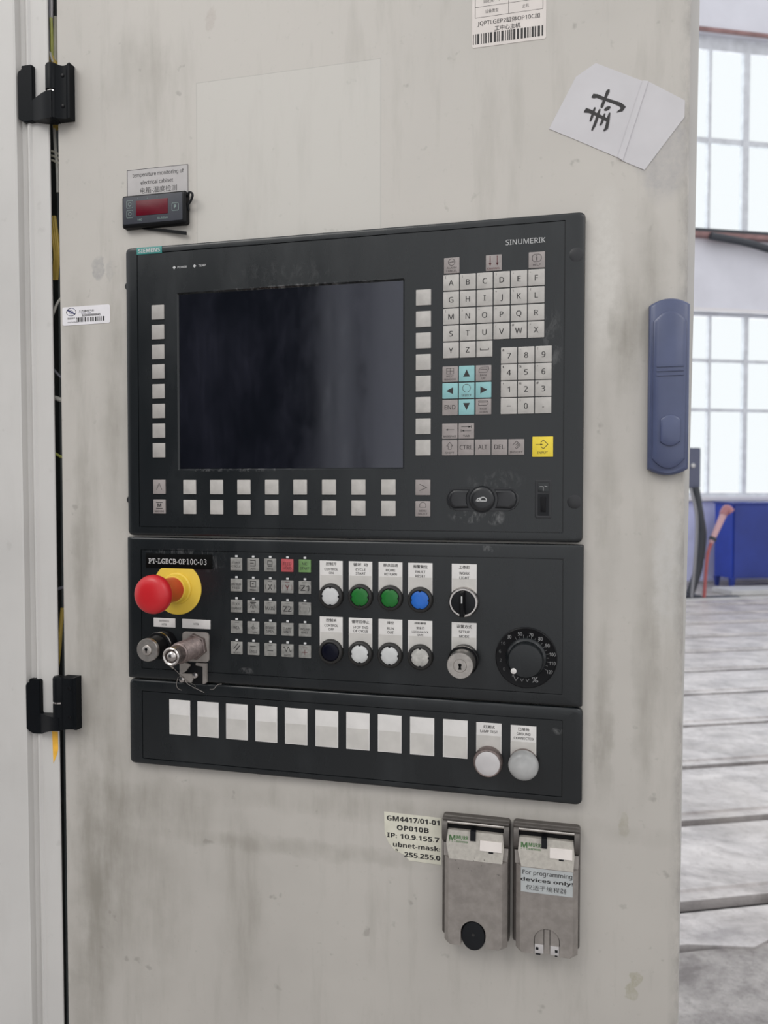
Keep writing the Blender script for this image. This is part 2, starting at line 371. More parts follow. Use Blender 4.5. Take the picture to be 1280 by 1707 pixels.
obj('wall_far', m, m_wall, kind='structure', smooth=None)
def window(name, z0, z1, hs, vs, top=0):
    w = obj(name, MB(HW).box(4.6, 13, WV+.10, WV+.16, z0, z0+.06).box(4.6, 13, WV+.10, WV+.16, z1-.06-top, z1).box(4.6, 4.66, WV+.10, WV+.16, z0, z1).box(12.94, 13, WV+.10, WV+.16, z0, z1), m_frame, kind='structure', smooth=None)
    for h, t in hs: obj('glazing_bar', MB(HW).box(4.66, 12.94, WV+.105, WV+.155, h-t/2, h+t/2), m_frame, w, smooth=None)
    for u, t in vs: obj('mullion', MB(HW).box(u-t/2, u+t/2, WV+.09, WV+.165, z0+.06, z1-.06-top), m_frame, w, smooth=None)
    us = [4.66]+[u for u, t in vs]+[12.94]; zz = [z0+.06]+[h for h, t in hs]+[z1-.06-top]
    for a, b in zip(us, us[1:]):
        for c, d in zip(zz, zz[1:]):
            obj('pane', MB(HW).box(a+.03, b-.03, WV+.125, WV+.131, c+.02, d-.02), m_glass, w, smooth=None)
vs1 = [(7.745+k*1.236, .105) for k in range(-2, 5)]+[(7.127+k*1.236, .045) for k in range(-2, 5)]; vs1.sort()
window('window_1', 5.40, 8.39, [(6.82, .085)], vs1, top=.14)
vs2 = [(7.80+k*1.236, .075) for k in range(-2, 5)]+[(7.18+k*1.236, .04) for k in range(-2, 5)]; vs2.sort()
window('window_2', 1.33, 4.19, [(2.68, .05), (3.445, .05)], vs2)
obj('trim_1', MB(HW).box(-3, 16, WV-.05, WV, 8.385, 8.43), m_rust, kind='structure', smooth=None)
obj('trim_2', MB(HW).box(-3, 16, WV-.12, WV, 5.28, 5.345), m_rust, kind='structure', smooth=None)
obj('trim_3', MB(HW).box(-3, 16, WV-.05, WV, 5.345, 5.42), m_dark, kind='structure', smooth=None)
obj('window_sill', MB(HW).box(4.5, 13.1, WV-.12, WV, 1.27, 1.325), m_wst, smooth=None, kind='structure')
obj('window_sill', MB(HW).box(4.5, 13.1, WV-.06, WV, 4.17, 4.22), m_wst, smooth=None, kind='structure')
obj('wainscot', MB(HW).box(-3, 16, WV-.02, WV, 0.03, 1.25), m_lav, kind='structure', smooth=None)
obj('cable', MB(HW).tube([(7.0, WV-.16, 5.27), (7.6, WV-.16, 5.20), (8.3, WV-.16, 5.08), (9.2, WV-.16, 5.12), (10, WV-.16, 5.27)], .055, 8), m_dark,
    label='dark cable bundle sagging under the red-brown rail between the windows', cat='cable')
# added dark slabs behind the camera, shaped to darken the glossy panels' reflections
obj('added_rear_blocker', MB().box(-6500, -1250, -1500, ZT*1000, 4300, 4500).box(-960, -880, -1500, ZT*1000, 4300, 4380).box(-1120, -1095, -1500, ZT*1000, 4300, 4340), m_dark, kind='structure', smooth=None)
# blue cabinet by the far wall
bc = thing('metal_cabinet', HW((7.75, 9.4, 0)), 'blue enamelled metal cabinet on short legs below the far windows', 'cabinet')
obj('body', MB(HW).box(7.01, 8.9, 9.22, 9.64, .15, 1.235), m_blue_lit, bc, smooth=None)
for k in range(2): obj('door', MB(HW).box(7.035+k*.93, 7.945+k*.93, 9.195, 9.22, .17, 1.21), m_blue, bc, smooth=None)
obj('top', MB(HW).box(6.99, 8.92, 9.18, 9.66, 1.235, 1.26), m_blue, bc, smooth=None)
for u in (7.03, 8.86):
    for v in (9.24, 9.60): obj('leg', MB(HW).loft([[(u-.028*s, v-.028*s, z), (u+.028*s, v-.028*s, z), (u+.028*s, v+.028*s, z), (u-.028*s, v+.028*s, z)] for z, s in ((0, .8), (.15, 1.3))]), m_blue, bc, smooth=None)
obj('clamp', MB(HW).box(8.02, 8.06, 9.3, 9.36, 1.26, 1.34).box(7.98, 8.2, 9.31, 9.34, 1.275, 1.30).box(8.0, 8.1, 9.3, 9.35, 1.335, 1.36), m_dark, label='small dark clamp standing on top of the blue cabinet', cat='clamp', smooth=None)
# grey pedestal control behind the door edge
pc = thing('control_pedestal', HW((5.9, 8.62, 0)), 'grey pedestal control box standing behind the door\'s right edge', 'control box')
obj('box', MB(HW).box(5.72, 6.085, 8.56, 8.70, 1.46, 2.0), simple('grey_blue_enamel', (.10, .11, .17), .5), pc, smooth=None, bev=.01)
obj('knob', MB(HW).loft([[(5.965+r*math.cos(a*.785), 8.56-d, 1.76+r*math.sin(a*.785)) for a in range(8)] for r, d in ((.03, 0), (.03, .02), (.02, .03))]), m_steel, pc)
obj('post', MB(HW).tube([(5.84, 8.63, .02), (5.84, 8.63, 1.46)], .035, 10), simple('grey_post', (.2, .2, .22), .5), pc)
obj('foot_plate', MB(HW).box(5.6, 6.05, 8.45, 8.8, 0, .03), m_dark, pc, smooth=None)
m_cgp = simple('grey_cable', (.25, .25, .27), .5)
obj('hose', MB(HW).tube([(6.00, 8.55, 1.47), (6.04, 8.5, 1.1), (6.07, 8.48, .8), (6.0, 8.45, .4), (5.86, 8.42, .05)], .055, 10), m_dark, pc)
obj('cable', MB(HW).tube([(5.90, 8.5, 1.46), (5.93, 8.4, 1.1), (5.90, 8.36, .6), (5.85, 8.36, .02)], .02, 8), m_cgp, pc)
rt = thing('torch_lance', HW((6.2, 8.35, .5)), 'pink and red hand lance leaning beside the blue cabinet', 'tool')
obj('tube', MB(HW).tube([(6.03, 8.36, .02), (6.07, 8.36, .55), (6.13, 8.36, .75)], .022, 8), simple('red_hose', (.40, .10, .10), .5), rt)
obj('shaft', MB(HW).tube([(6.12, 8.36, .74), (6.30, 8.36, 1.12)], .034, 10, taper=1.3), simple('pink_grip', (.62, .38, .40), .5), rt)
obj('head', MB(HW).tube([(6.29, 8.36, 1.11), (6.34, 8.36, 1.19), (6.39, 8.34, 1.14)], .052, 12), simple('dull_red', (.42, .18, .20), .5), rt)
obj('collar', MB(HW).tube([(6.135, 8.36, .77), (6.155, 8.36, .81)], .048, 10), m_dark, rt)
obj('steel_slab', MB(HW).box(6.55, 8.6, 8.55, 9.0, 0, .07), m_steel, label='low pale steel slab lying on the floor before the blue cabinet', cat='slab', smooth=None, bev=.01)
obj('floor_mat', MB(HW).box(5.5, 6.6, 8.42, 8.52, 0, .015).box(5.3, 6.2, 8.37, 8.42, .0, .02), m_dark, label='dark strip of matting on the floor beside the steel edge', cat='mat', smooth=None)
# ------------------------------------------------------------------ the electrical cabinet and its door
cab = thing('electrical_cabinet', PW((-300, ZT*1000, -200)), 'pale grey steel electrical cabinet with a ribbed corner profile left of the open gap', 'cabinet')
DT, DB = -560, ZT*1000-60        # top and bottom, in mm below the panel top
def slant(d): return 5.5*(d+281)/1158     # the profile leans slightly
m = MB()
prof = [(-900, -4), (-140.5, -4), (-138.5, -5), (-137.5, -13), (-132.5, -14), (-131, -10.5), (-128.5, -13), (-126.5, -8), (-124, -7.6), (-122, -10), (-104, -9.2), (-100.6, -9.2), (-99.8, -10.2), (-101, -13), (-140, -16), (-900, -16)]
m.loft([[(x+(slant(d) if x > -900 else 0), d, p) for x, p in prof] for d in (DT, DB)])
obj('corner_profile', m, m_alu, cab, smooth=25)
obj('side_shell', MB().box(-900, -880, DT, DB, -520, -20).box(-900, 640, DT-15, DT, -520, -60).box(-900, 640, DB, DB+59, -520, -60), m_cab, cab, smooth=None)
obj('rear_plate', MB().box(-880, 640, DT, DB, -520, -505), simple('dark_cabinet_interior', (.05, .055, .055), .6), cab, smooth=None)
obj('mounting_rail', MB().box(-190, -180, DT, DB, -120, -112), simple('interior_grey', (.10, .11, .11), .6), cab, smooth=None)
obj('inner_channel', MB().box(-178, -168, DT, DB, -125, -115), simple('interior_channel', (.07, .08, .08), .6), cab, smooth=None)
door = thing('cabinet_door', PW((240, 1600, -8)), 'scuffed pale grey steel cabinet door that carries the control panels', 'door')
obj('door_panel', MB().loft([ring(-88, DT+30, 573.6, 1610, 1.5, -30, 2), ring(-88, DT+30, 573.6, 1610, 1.5, -10, 2), ring(-86.5, DT+31.5, 572.1, 1608.5, 1, -8.3, 2), ring(-85.8, DT+32.2, 571.4, 1607.8, 1, -8, 2)]), m_door, door, smooth=30)
fm = MB(); fm.loft([[(566, d, -30), (x, d, -30), (x, d, -34), (566, d, -34)] for d, x in ((DT+30, 586), (90, 582), (480, 577.5), (1600, 574.5))])
obj('rear_flange', fm, m_alu, door, smooth=None)
obj('gasket', MB().box(-80, -70, DT+40, 1600, -38, -30).box(556, 564, DT+40, 1600, -38, -30), m_rubber, door, smooth=None)
def hinge(d0, e):            # d0: top of the cabinet leaf, e: top of the door leaf
    h = obj('hinge', MB().prism([(-136, d0+7), (-134.6, d0+4), (-131, d0+3.4), (-131, d0-1), (-118, d0-1), (-116.6, d0+.5), (-116.4, d0+38), (-114, d0+38), (-114, d0+61.5), (-127, d0+62), (-131, d0+60), (-135.6, d0+57)], -12, -4.6), m_hinge, door, bev=.0008)
    t0, t1 = max(d0+37, e+31.6), e+61
    obj('arm', MB().loft([[(x, d0+38+(t0-d0-38)*k, q), (x, d0+61.5+(t1-d0-61.5)*k, q), (x, d0+61.5+(t1-d0-61.5)*k, -9), (x, d0+38+(t0-d0-38)*k, -9)] for x, q, k in ((-116, -4.7, 0), (-108, -.5, .35), (-98, 4.6, .75), (-88, 8.3, 1), (-83, 8.2, 1))]), m_hinge, h, smooth=50)
    obj('knuckle', MB().vlathe(-86.8, 1.2, [(2, e+61.4), (6.2, e+61), (7, e+60), (7, e+31.8), (5.5, e+31.2)], 24), m_hinge, h)
    obj('knuckle', MB().vlathe(-86.8, 1.2, [(5.5, e+29.6), (7, e+29), (7, e+3), (5.8, e+.8), (2, e)], 24), m_hinge, h)
    obj('pin', MB().vlathe(-86.8, 1.2, [(5.6, e+31.5), (5.6, e+29.4)], 20), m_chrome, h, label='thin bright pin showing between the knuckles')
    m = MB(); n = 12; xs = [-82+i*17/n for i in range(n+1)]
    def front(x): t = (x+82)/17.; return 4.8-4.2*math.sin(math.pi*min(1, t*1.3)/2)+(1.0 if t > .8 else 0)
    m.loft([[(x, e+1+2.4*math.sin(math.pi*(x+82)/17), front(x)), (x, e+60.5, front(x)), (x, e+60.5, -8), (x, e+1, -8)] for x in xs]); obj('leaf', m, m_hinge, h, smooth=40)
    for q in (14, 47): obj('screw', MB().lathe(-74, e+q, [(2.2, -2), (2.2, 1.6), (1.5, 1.9)], 14), m_black, h)
hinge(-212, -206); hinge(479, 470)
# door handle
def caplet(x0, x1, d0, d1, bul, p, n=10):
    c = (x0+x1)/2; w = (x1-x0)/2
    return [(c-w+2*w*k/n, d0-bul*(1-((2*k/n)-1)**2), p) for k in range(n+1)] + [(c+w-2*w*k/n, d1+bul*(1-((2*k/n)-1)**2), p) for k in range(n+1)]
h = obj('door_handle', MB().loft([caplet(539.5, 575, 91, 241, 6, -8), caplet(539.5, 575, 91, 241, 6, -2), caplet(540.3, 574.3, 91.8, 240.2, 6, 0), caplet(542, 572.5, 93.2, 238.8, 6, 1.2)]), m_hnd, door, label='long dark recessed swing handle, tinted blue by painted-in flare haze')
obj('handle_lever', MB().loft([caplet(543, 571.5, 106, 232, 9, 1.2), caplet(543.4, 571.1, 106.5, 231.5, 9, 3.4), caplet(545, 569.6, 108, 230, 8, 4.6)]), m_hnd, h)
obj('latch_button', MB().loft([caplet(549.5, 567, 196, 216.5, 4, 4.6), caplet(549.9, 566.6, 196.4, 216.1, 4, 6.4), caplet(550.8, 565.8, 197.4, 215.2, 4, 7)]), m_hnd, h)
obj('grip_ribs', MB().box(546, 569.5, 147, 148.2, 4.5, 5.4).box(546, 569.5, 151, 152.2, 4.5, 5.4).box(546, 569.5, 155, 156.2, 4.5, 5.4), m_hnd, h)
# things glimpsed in the gap between cabinet and door
m_cy = simple('yellow_cable_jacket', (.70, .50, .10), .45); m_cw = simple('white_cable_jacket', (.66, .65, .60), .45); m_cg = simple('grey_cable_jacket', (.25, .25, .29), .45)
m_cl = simple('green_yellow_wire', (.55, .58, .15), .45); m_cb = simple('pale_blue_plastic', (.22, .40, .42), .5); m_or = simple('orange_sticker', (.85, .46, .05), .5, .1, 90)
def behind(x, d, p):          # a point seen in the gap at (x, d) on the door plane, standing p deep inside
    p = -8+(p+8)*.55; k = (742-p)/750; return (470+(x-470)*k, 259.5+(d-259.5)*k, p)
def bbx(m, x0, x1, d0, d1, p0, p1):
    a = behind(x0, d0, p1); b = behind(x1, d1, p1); return m.box(a[0], b[0], a[1], b[1], p0, p1)
def cable(pts, r, mat, label, grp='cables seen through the gap beside the door'):
    obj('cable', MB().tube([behind(*q) for q in pts], r*1.1, 8, 6), mat, label=label, cat='cable', group=grp)
cable([(-97, -420, -45), (-95.5, -300, -45), (-95, -240, -44), (-96, -175, -46)], 3.0, m_cg, 'thick grey cable behind the gap, above the upper hinge')
cable([(-92.5, -420, -42), (-93, -300, -42), (-93.5, -262, -43), (-94, -252, -45)], 1.6, m_wst, 'thin white cable at the very top of the gap')
cable([(-88, -262, -44), (-88.5, -240, -44), (-89, -212, -44), (-89.5, -160, -48)], 2.2, m_stk2, 'cream cable next to the door edge above the upper hinge')
cable([(-94, -262, -38), (-93.5, -238, -38), (-94, -205, -40)], 1.6, m_cl, 'green and yellow earth wire above the upper hinge')
cable([(-96, -225, -34), (-93, -215, -36), (-90, -213, -40), (-88, -205, -42)], 1.3, m_cw, 'short white wire curling above the upper hinge')
cable([(-95, -222, -42), (-92, -214, -42), (-90, -205, -42), (-89, -140, -44)], 3.4, m_cy, 'yellow cable disappearing behind the upper hinge')
cable([(-92, -150, -42), (-90.5, -120, -42), (-88.5, -100, -43), (-88, -70, -44)], 1.6, m_cw, 'white wire just under the upper hinge')
for k in range(3):
    cable([(-99, -117+5*k, -44), (-94, -116+5*k, -40), (-88, -113+5*k, -42), (-82, -111+5*k, -46)], 1.1, m_stk2, ('upper', 'middle', 'lower')[k]+' of three cream wires crossing the gap left of the temperature display')
for k in range(3):
    cable([(-97+2.2*k, -44, -50), (-94.5+2.5*k, -20, -42), (-92.5+2.2*k, 0, -42), (-95+2*k, 26, -52)], 1.9, m_cy, ('left', 'middle', 'right')[k]+' strand of the yellow cables level with the panel top')
cable([(-100, 72, -40), (-95, 62, -36), (-90, 52, -36), (-84, 46, -42)], 1.4, m_cw, 'white wire rising across the gap by the small barcode sticker')
cable([(-100, 122, -40), (-94, 128, -38), (-88, 134, -38), (-82, 138, -42)], 1.4, m_cg, 'grey wire falling across the gap below the barcode sticker')
cable([(-100, 158, -40), (-94, 158, -38), (-88, 160, -38), (-82, 161, -42)], 2.4, m_cw, 'thick white cable crossing the gap beside the screen')
cable([(-100, 218, -40), (-94, 221, -38), (-88, 224, -38), (-82, 225, -42)], 1.5, m_cl, 'pale green wire crossing the gap beside the lower screen')
cable([(-97, 470, -46), (-93, 440, -44), (-91, 420, -44), (-88, 395, -48)], 2.2, m_cy, 'yellow wire in the gap above the lower hinge')
cable([(-99, 376, -40), (-94, 374, -38), (-88, 372, -38), (-82, 371, -42)], 1.6, m_cg, 'grey wire crossing the gap beside the red push button')
obj('terminal_block', bbx(bbx(bbx(MB(), -94, -82, 283, 330, -62, -45), -92, -84, 278, 283, -58, -48), -92, -84, 330, 336, -58, -48), m_cb, label='pale blue terminal block inside the gap beside the soft keys', cat='terminal block', smooth=None, bev=.0008)
cl = thing('pink_lever', PW(behind(-92, 390, -40)), 'pink lever with red ends inside the gap beside the emergency stop', 'lever')
obj('lever', bbx(bbx(MB(), -95.5, -92, 348, 390, -42, -38), -92, -85, 368, 374, -42, -38), simple('pink_plastic', (.55, .40, .42), .5), cl, smooth=None)
for d in (342, 389): obj('end_cap', bbx(MB(), -96, -91.5, d, d+7, -43, -37), simple('bright_red_plastic', (.6, .04, .05), .5), cl, smooth=None)
obj('ferrule_tag', bbx(MB(), -95, -88, -225, -212, -33, -31), m_wst, label='tilted white wire tag above the upper hinge', cat='tag', smooth=None)
for d, q in ((-120, 'just below the upper hinge'), (-60, 'beside the temperature display'), (90, 'below the barcode sticker'), (150, 'beside the screen'), (240, 'beside the bottom soft keys'), (560, 'below the lower hinge'), (640, 'near the foot of the picture')):
    obj('wiring_duct', bbx(MB(), -98, -80, d, d+(26 if d == -120 else 12 if d == -60 else 6), -60, -50), m_cg, label='grey wiring duct inside the gap '+q, cat='duct', group='wiring ducts in the gap', smooth=None)
for d, q in ((395, 'topmost'), (412, 'middle'), (427, 'lowest')):
    obj('connector', bbx(MB(), -95, -86, d, d+12, -60, -48), m_wst, label=q+' of three white connectors in the gap above the lower hinge', cat='connector', group='white connectors in the gap', smooth=None, bev=.0006)
obj('contactor', bbx(bbx(bbx(MB(), -97, -80, 575, 620, -90, -52), -95, -84, 582, 590, -52, -49), -95, -84, 600, 608, -52, -49), simple('grey_green_plastic', (.13, .16, .16), .5), label='grey-green contactor in the gap below the lower hinge', cat='contactor', smooth=None)
m = MB(); m.prism([(-104.5, 538), (-97, 538), (-96.9, 558), (-98, 563), (-103.4, 575)], -9.3, -8.95)
st = obj('warning_sticker', m, m_or, label='torn orange sticker on the cabinet profile just under the lower hinge', cat='sticker', smooth=None)
# ------------------------------------------------------------------ upper operator panel
op = thing('operator_panel', PW((241, 310, 0)), 'large dark grey operator panel with dark screen and square soft keys', 'control panel')
def housing(x0, d0, x1, d1, ix0, id0, ix1, id1, r, hole=None):
    m = MB(); R = []
    R.append(ring(x0+.8, d0+.8, x1-.8, d1-.8, r, -8)); R.append(ring(x0, d0, x1, d1, r, -6.5)); R.append(ring(x0, d0, x1, d1, r, -2.6))
    R.append(ring(x0+.8, d0+.35, x1-.8, d1-.35, r, -1.0)); R.append(ring(x0+3, d0+1.0, x1-3, d1-1.0, r, -.15)); R.append(ring(x0+8, d0+3, x1-8, d1-3, 1.5, .15))
    R.append(ring(ix0-.1, id0-.1, ix1+.1, id1+.1, .8, 0)); R.append(ring(ix0+.05, id0+.05, ix1-.05, id1-.05, .8, -1.3)); R.append(ring(ix0+.65, id0+.65, ix1-.65, id1-.65, .8, -1.3)); R.append(ring(ix0+.8, id0+.8, ix1-.8, id1-.8, .8, -.1))
    if hole:
        a, b, c, d = hole; R.append(ring(a-1.4, b-1.4, c+1.4, d+1.4, 1.2, -.1)); R.append(ring(a, b, c, d, .6, -2.2))
    m.loft(R); return m
obj('housing', housing(0, .2, 482, 310.6, 14.4, 7.2, 463.8, 301.6, 5, (62.6, 53, 307.8, 238.8)), m_panel, op, smooth=40)
obj('screen', MB().rplate(62.9, 53.3, 307.5, 238.5, .3, -2.6, -2.0, 0), m_scr, op, smooth=None, label='dark unlit glass screen with smeared dust')
for x, d in ((.2, 40), (.2, 272), (474, 40), (474, 272)):
    s = 1 if x > 100 else -1
    if s < 0: obj('fixing_clip', MB().lathe(x+1.4, d, [(4.2, -7), (4.2, -3.4), (3.4, -2.6)], 20), m_bezel, op)
    else: obj('fixing_cap', MB().lathe(x, d, [(6.6, -.6), (6.6, .08), (6.3, .2)], 28), m_bezel, op)
kd = {}
def key(x, d, w, hgt, mat, parent, p=.9, name='key', r=.5):
    k = (w, hgt, mat.name, p)
    if k in kd:
        src, sx, sd = kd[k]; o = src.copy(); COL.objects.link(o); place(o, LOC[src.name]+Vector(((x-sx)/1000, 0, -(d-sd)/1000)), parent); return o
    o = obj(name, MB().rplate(x-w/2, d-hgt/2, x+w/2, d+hgt/2, r, -.2, p, .3, 3), mat, parent); kd[k] = (o, x, d); return o
LP = .93
def legend(k, mat, fn):
    m = MB(); fn(m); return obj('legend', m, mat, k, smooth=None)
for i in range(8):
    key(39.2, 70.9+21.1*i, 14.6, 15.4, m_keyl, op); key(328.4, 71.7+21.05*i, 15, 15.4, m_key, op)
    key(75.2+31.14*i, 258.2, 14.8, 15.2, m_key, op); key(75.2+31.14*i, 279.4, 14.8, 15.2, m_key, op)
x, d = 39.4, 258.0; legend(key(x, d, 14.6, 15.2, m_keyg, op), m_ink, lambda m: line(m, [(x-3.2, d+3), (x, d-4), (x+3.2, d+3)], .5, LP))
x, d = 39.4, 279.2
def f(m):
    text(m, 'M', x, d-1.5, 4, 4.6, LP, .02); line(m, rectl(x-3.6, d-4.6, x+3.6, d-4.4), .5, LP); line(m, rectl(x-3.6, d+1.8, x+3.6, d+2), .5, LP); text(m, 'MACHINE', x, d+5, 2, 11, LP)
legend(key(x, d, 14.6, 15.2, m_keyg, op), m_ink, f)
x, d = 328.3, 258.4; legend(key(x, d, 15, 15.2, m_keyg, op), m_ink, lambda m: line(m, [(x-3.2, d-3.2), (x+3.8, d), (x-3.2, d+3.2)], .5, LP))
x, d = 328.3, 279.5
def f(m):
    line(m, arc(x, d-3.2, 3.2, 20, -200, 12)+arc(x, d-3.2, 3.2, -200, -200, 1), .45, LP); line(m, [(x-3, d-2), (x-3, d-1.4), (x+3, d-1.4), (x+3, d-2)], .45, LP); text(m, 'MENU', x, d+2, 1.9, 7.5, LP); text(m, 'SELECT', x, d+5, 1.9, 9.5, LP)
legend(key(x, d, 15, 15.2, m_keyg, op), m_inkg, f)
abc = ['ABCDEF', 'GHIJKL', 'MNOPQR', 'STUVWX', 'YZ_']
corner = {'A': '[', 'B': ']', 'C': '(', 'D': ')', 'E': '<', 'F': '>', 'H': ';', 'J': '"', 'K': '\\', 'L': '/', 'M': '{', 'N': '}', 'O': '^', 'P': '*', 'V': '/', 'W': '#', 'X': '*',
          '7': '&', '8': '*', '9': '(', '4': '$', '5': '%', '6': '^', '1': '!', '2': '@', '3': '#', '0': ')', '.': ':'}
def cap(ch, x, d):
    def f(m):
        if ch == '_': line(m, [(x-4, d-.6), (x-4, d+1), (x+4, d+1), (x+4, d-.6)], .6, LP)
        elif ch == '-': line(m, [(x-1.6, d), (x+1.6, d)], .7, LP)
        elif ch == '.': line(m, [(x-.4, d+1.6), (x+.4, d+1.6)], .8, LP)
        else: text(m, ch, x, d+.3, 5.2, None, LP, .004, cap=True)
        if ch in corner: text(m, corner[ch], x-5.4, d-5.2, 2.3 if corner[ch] in '[](){}/&%$@#!\\' else .9, None, LP)
    legend(key(x, d, 15.3, 15.3, m_key, op), m_ink, f)
for r, row in enumerate(abc):
    for c, ch in enumerate(row): cap(ch, 355.8+16.3*c, 59+16.36*r)
for r, row in enumerate(('789', '456', '123', '-0.')):
    for c, ch in enumerate(row): cap(ch, 412.0+16.2*c, 131.6+16.15*r)
def gkey(x, d, mat, ink, f, w=15.1, hh=15.1): legend(key(x, d, w, hh, mat, op), ink, lambda m: f(m, x, d))
def two(a, b, wa=9, wb=9): return lambda m, x, d: (text(m, a, x, d+2.2, 1.9, wa, LP), text(m, b, x, d+5.2, 1.9, wb, LP))
def f(m, x, d): line(m, arc(x, d-3.2, 3.2, 0, 360, 20), .5, LP); line(m, [(x-3.2, d-3.2), (x+3.2, d-3.2)], .5, LP); line(m, [(x-2.4, d-2.2), (x+2.4, d-4.4)], .4, LP); two('ALARM', 'CANCEL', 9.5, 10.5)(m, x, d)
gkey(356.2, 42.5, m_keyg, m_inkg, f)
def f(m, x, d):
    for a in (-3.4, 3.4): line(m, [(x+a, d-4.6), (x+a, d+1)], .8, LP); poly(m, [(x+a-1.3, d), (x+a+1.3, d), (x+a, d+3)], LP); line(m, [(x+a, d-6.2), (x+a+.01, d-5.4)], .9, LP)
    text(m, 'CHANNEL', x, d+5.4, 1.9, 12, LP)
gkey(396.9, 42.6, m_keyg, m_inkr, f)
def f(m, x, d): line(m, ring2(x-4.2, d-5.2, x+4.2, d+1.6, 2.6), .55, LP); text(m, 'i', x, d-1.8, 4.6, None, LP, .04); text(m, 'HELP', x, d+4.6, 2, 7, LP)
def ring2(a, b, c, d, r): q = [(p[0], p[1]) for p in ring(a, b, c, d, r, 0, 4)]; return q+[q[0]]
gkey(437.5, 42.6, m_keyg, m_inkg, f)
NX = [355.1, 371.3, 387.7]; ND = [147.6, 163.9, 180.1]
def f(m, x, d): line(m, rectl(x-3.4, d-5.6, x+3.4, d+0), .5, LP); line(m, [(x-3.4, d-2.8), (x+3.4, d-2.8)], .45, LP); line(m, [(x, d-5.6), (x, d)], .45, LP); two('NEXT', 'WINDOW', 7, 11.5)(m, x, d)
gkey(NX[0], ND[0], m_keyg, m_inkg, f)
def f(m, x, d): poly(m, [(x-3.3, d+3), (x+3.3, d+3), (x, d-4)], LP)
gkey(NX[1], ND[0], m_keyc, m_ink, f)
def stack(m, x, d, s=1):
    line(m, rectl(x-4.4, d-3.4, x+3.4, d-.6), .5, LP); line(m, [(x-4, d-4.6), (x+4.4, d-4.6), (x+4.4, d-2)], .5, LP); line(m, [(x-3, d-5.6), (x+5, d-5.6), (x+5, d-3)], .4, LP)
gkey(NX[2], ND[0], m_keyg, m_inkg, lambda m, x, d: (stack(m, x, d), two('PAGE', 'UP', 6.5, 3.6)(m, x, d)))
gkey(NX[0], ND[1], m_keyc, m_ink, lambda m, x, d: poly(m, [(x-3.8, d), (x+3, d-3.4), (x+3, d+3.4)], LP))
gkey(NX[1], ND[1], m_keyc, m_inkg, lambda m, x, d: (line(m, arc(x, d-2.2, 3.8, -250, 70, 18), .5, LP), text(m, 'SELECT', x, d+4.8, 2, 9.5, LP)))
gkey(NX[2], ND[1], m_keyc, m_ink, lambda m, x, d: poly(m, [(x+3.8, d), (x-3, d-3.4), (x-3, d+3.4)], LP))
gkey(NX[0], ND[2], m_keyg, m_inkg, lambda m, x, d: text(m, 'END', x, d-.2, 4.4, 10.6, LP, .006))
gkey(NX[1], ND[2], m_keyc, m_ink, lambda m, x, d: poly(m, [(x-3.3, d-4), (x+3.3, d-4), (x, d+3)], LP))
gkey(NX[2], ND[2], m_keyg, m_inkg, lambda m, x, d: (line(m, rectl(x-4.6, d-5.6, x+4, d-4.4), .45, LP), line(m, [(x-4.6, d-3.4), (x-4.6, d-1.4), (x+3, d-1.4), (x+4.6, d-3), (x+4.6, d-5)], .5, LP), two('PAGE', 'DOWN', 6.5, 8)(m, x, d)))
gkey(355, 203.3, m_keyg, m_ink, lambda m, x, d: (line(m, [(x-2.6, d-1.4), (x+4.2, d-1.4)], .45, LP), poly(m, [(x-4, d-1.4), (x-1.8, d-2.4), (x-1.8, d-.4)], LP), text(m, 'BACKSPACE', x, d+5, 1.9, 13, LP)))
gkey(371.2, 203.3, m_keyg, m_ink, lambda m, x, d: (line(m, [(x-4.8, d-4), (x+4, d-4)], .45, LP), poly(m, [(x+4.6, d-4), (x+2, d-5), (x+2, d-3)], LP), line(m, [(x+4.8, d-5.2), (x+4.8, d-2.8)], .5, LP), line(m, [(x-4, d-.2), (x+4.6, d-.2)], .45, LP), poly(m, [(x-4.6, d-.2), (x-2, d-1.2), (x-2, d+.8)], LP), line(m, [(x-5, d-1.4), (x-5, d+1)], .5, LP), text(m, 'TAB', x, d+4.8, 2, 6.2, LP)))
gkey(355, 219.4, m_keyg, m_inkg, lambda m, x, d: (line(m, [(x-1.4, d+1.6), (x-1.4, d-1.6), (x-3, d-1.6), (x, d-5.2), (x+3, d-1.6), (x+1.4, d-1.6), (x+1.4, d+1.6), (x-1.4, d+1.6)], .5, LP), text(m, 'SHIFT', x, d+5, 2, 8.6, LP)))
for n_, s_, w_ in ((1, 'CTRL', 12.6), (2, 'ALT', 8.8), (3, 'DEL', 9.6)):
    gkey(355+16.12*n_, 219.4, m_keyg, m_inkg, (lambda s, w: lambda m, x, d: text(m, s, x, d-.2, 4.3, w, LP, .004))(s_, w_))
gkey(355+16.12*4, 219.4, m_keyg, m_inkg, lambda m, x, d: (line(m, [(x-3.4, d-1.8), (x+.2, d-5.6), (x+3.8, d-1.8), (x+.2, d+1.8), (x-1, d+.6)], .55, LP), line(m, [(x-1.2, d-1.6), (x+1.2, d-3.2), (x+2, d-1.6), (x, d-.2)], .5, LP), text(m, 'INSERT', x, d+5, 1.9, 12, LP)))
gkey(444.3, 219.5, m_keyy, m_ink, lambda m, x, d: (line(m, [(x-6.4, d-2.2), (x-1, d-2.2)], .5, LP), poly(m, [(x+.4, d-2.2), (x-2.2, d-3.1), (x-2.2, d-1.3)], LP), line(m, [(x-1.6, d-4.4), (x+.6, d-6.4), (x+4.8, d-2.2), (x+.6, d+2), (x-1.6, d)], .6, LP), text(m, 'INPUT', x, d+5.6, 2.2, 9.6, LP, .01)), 19.4, 19.4)
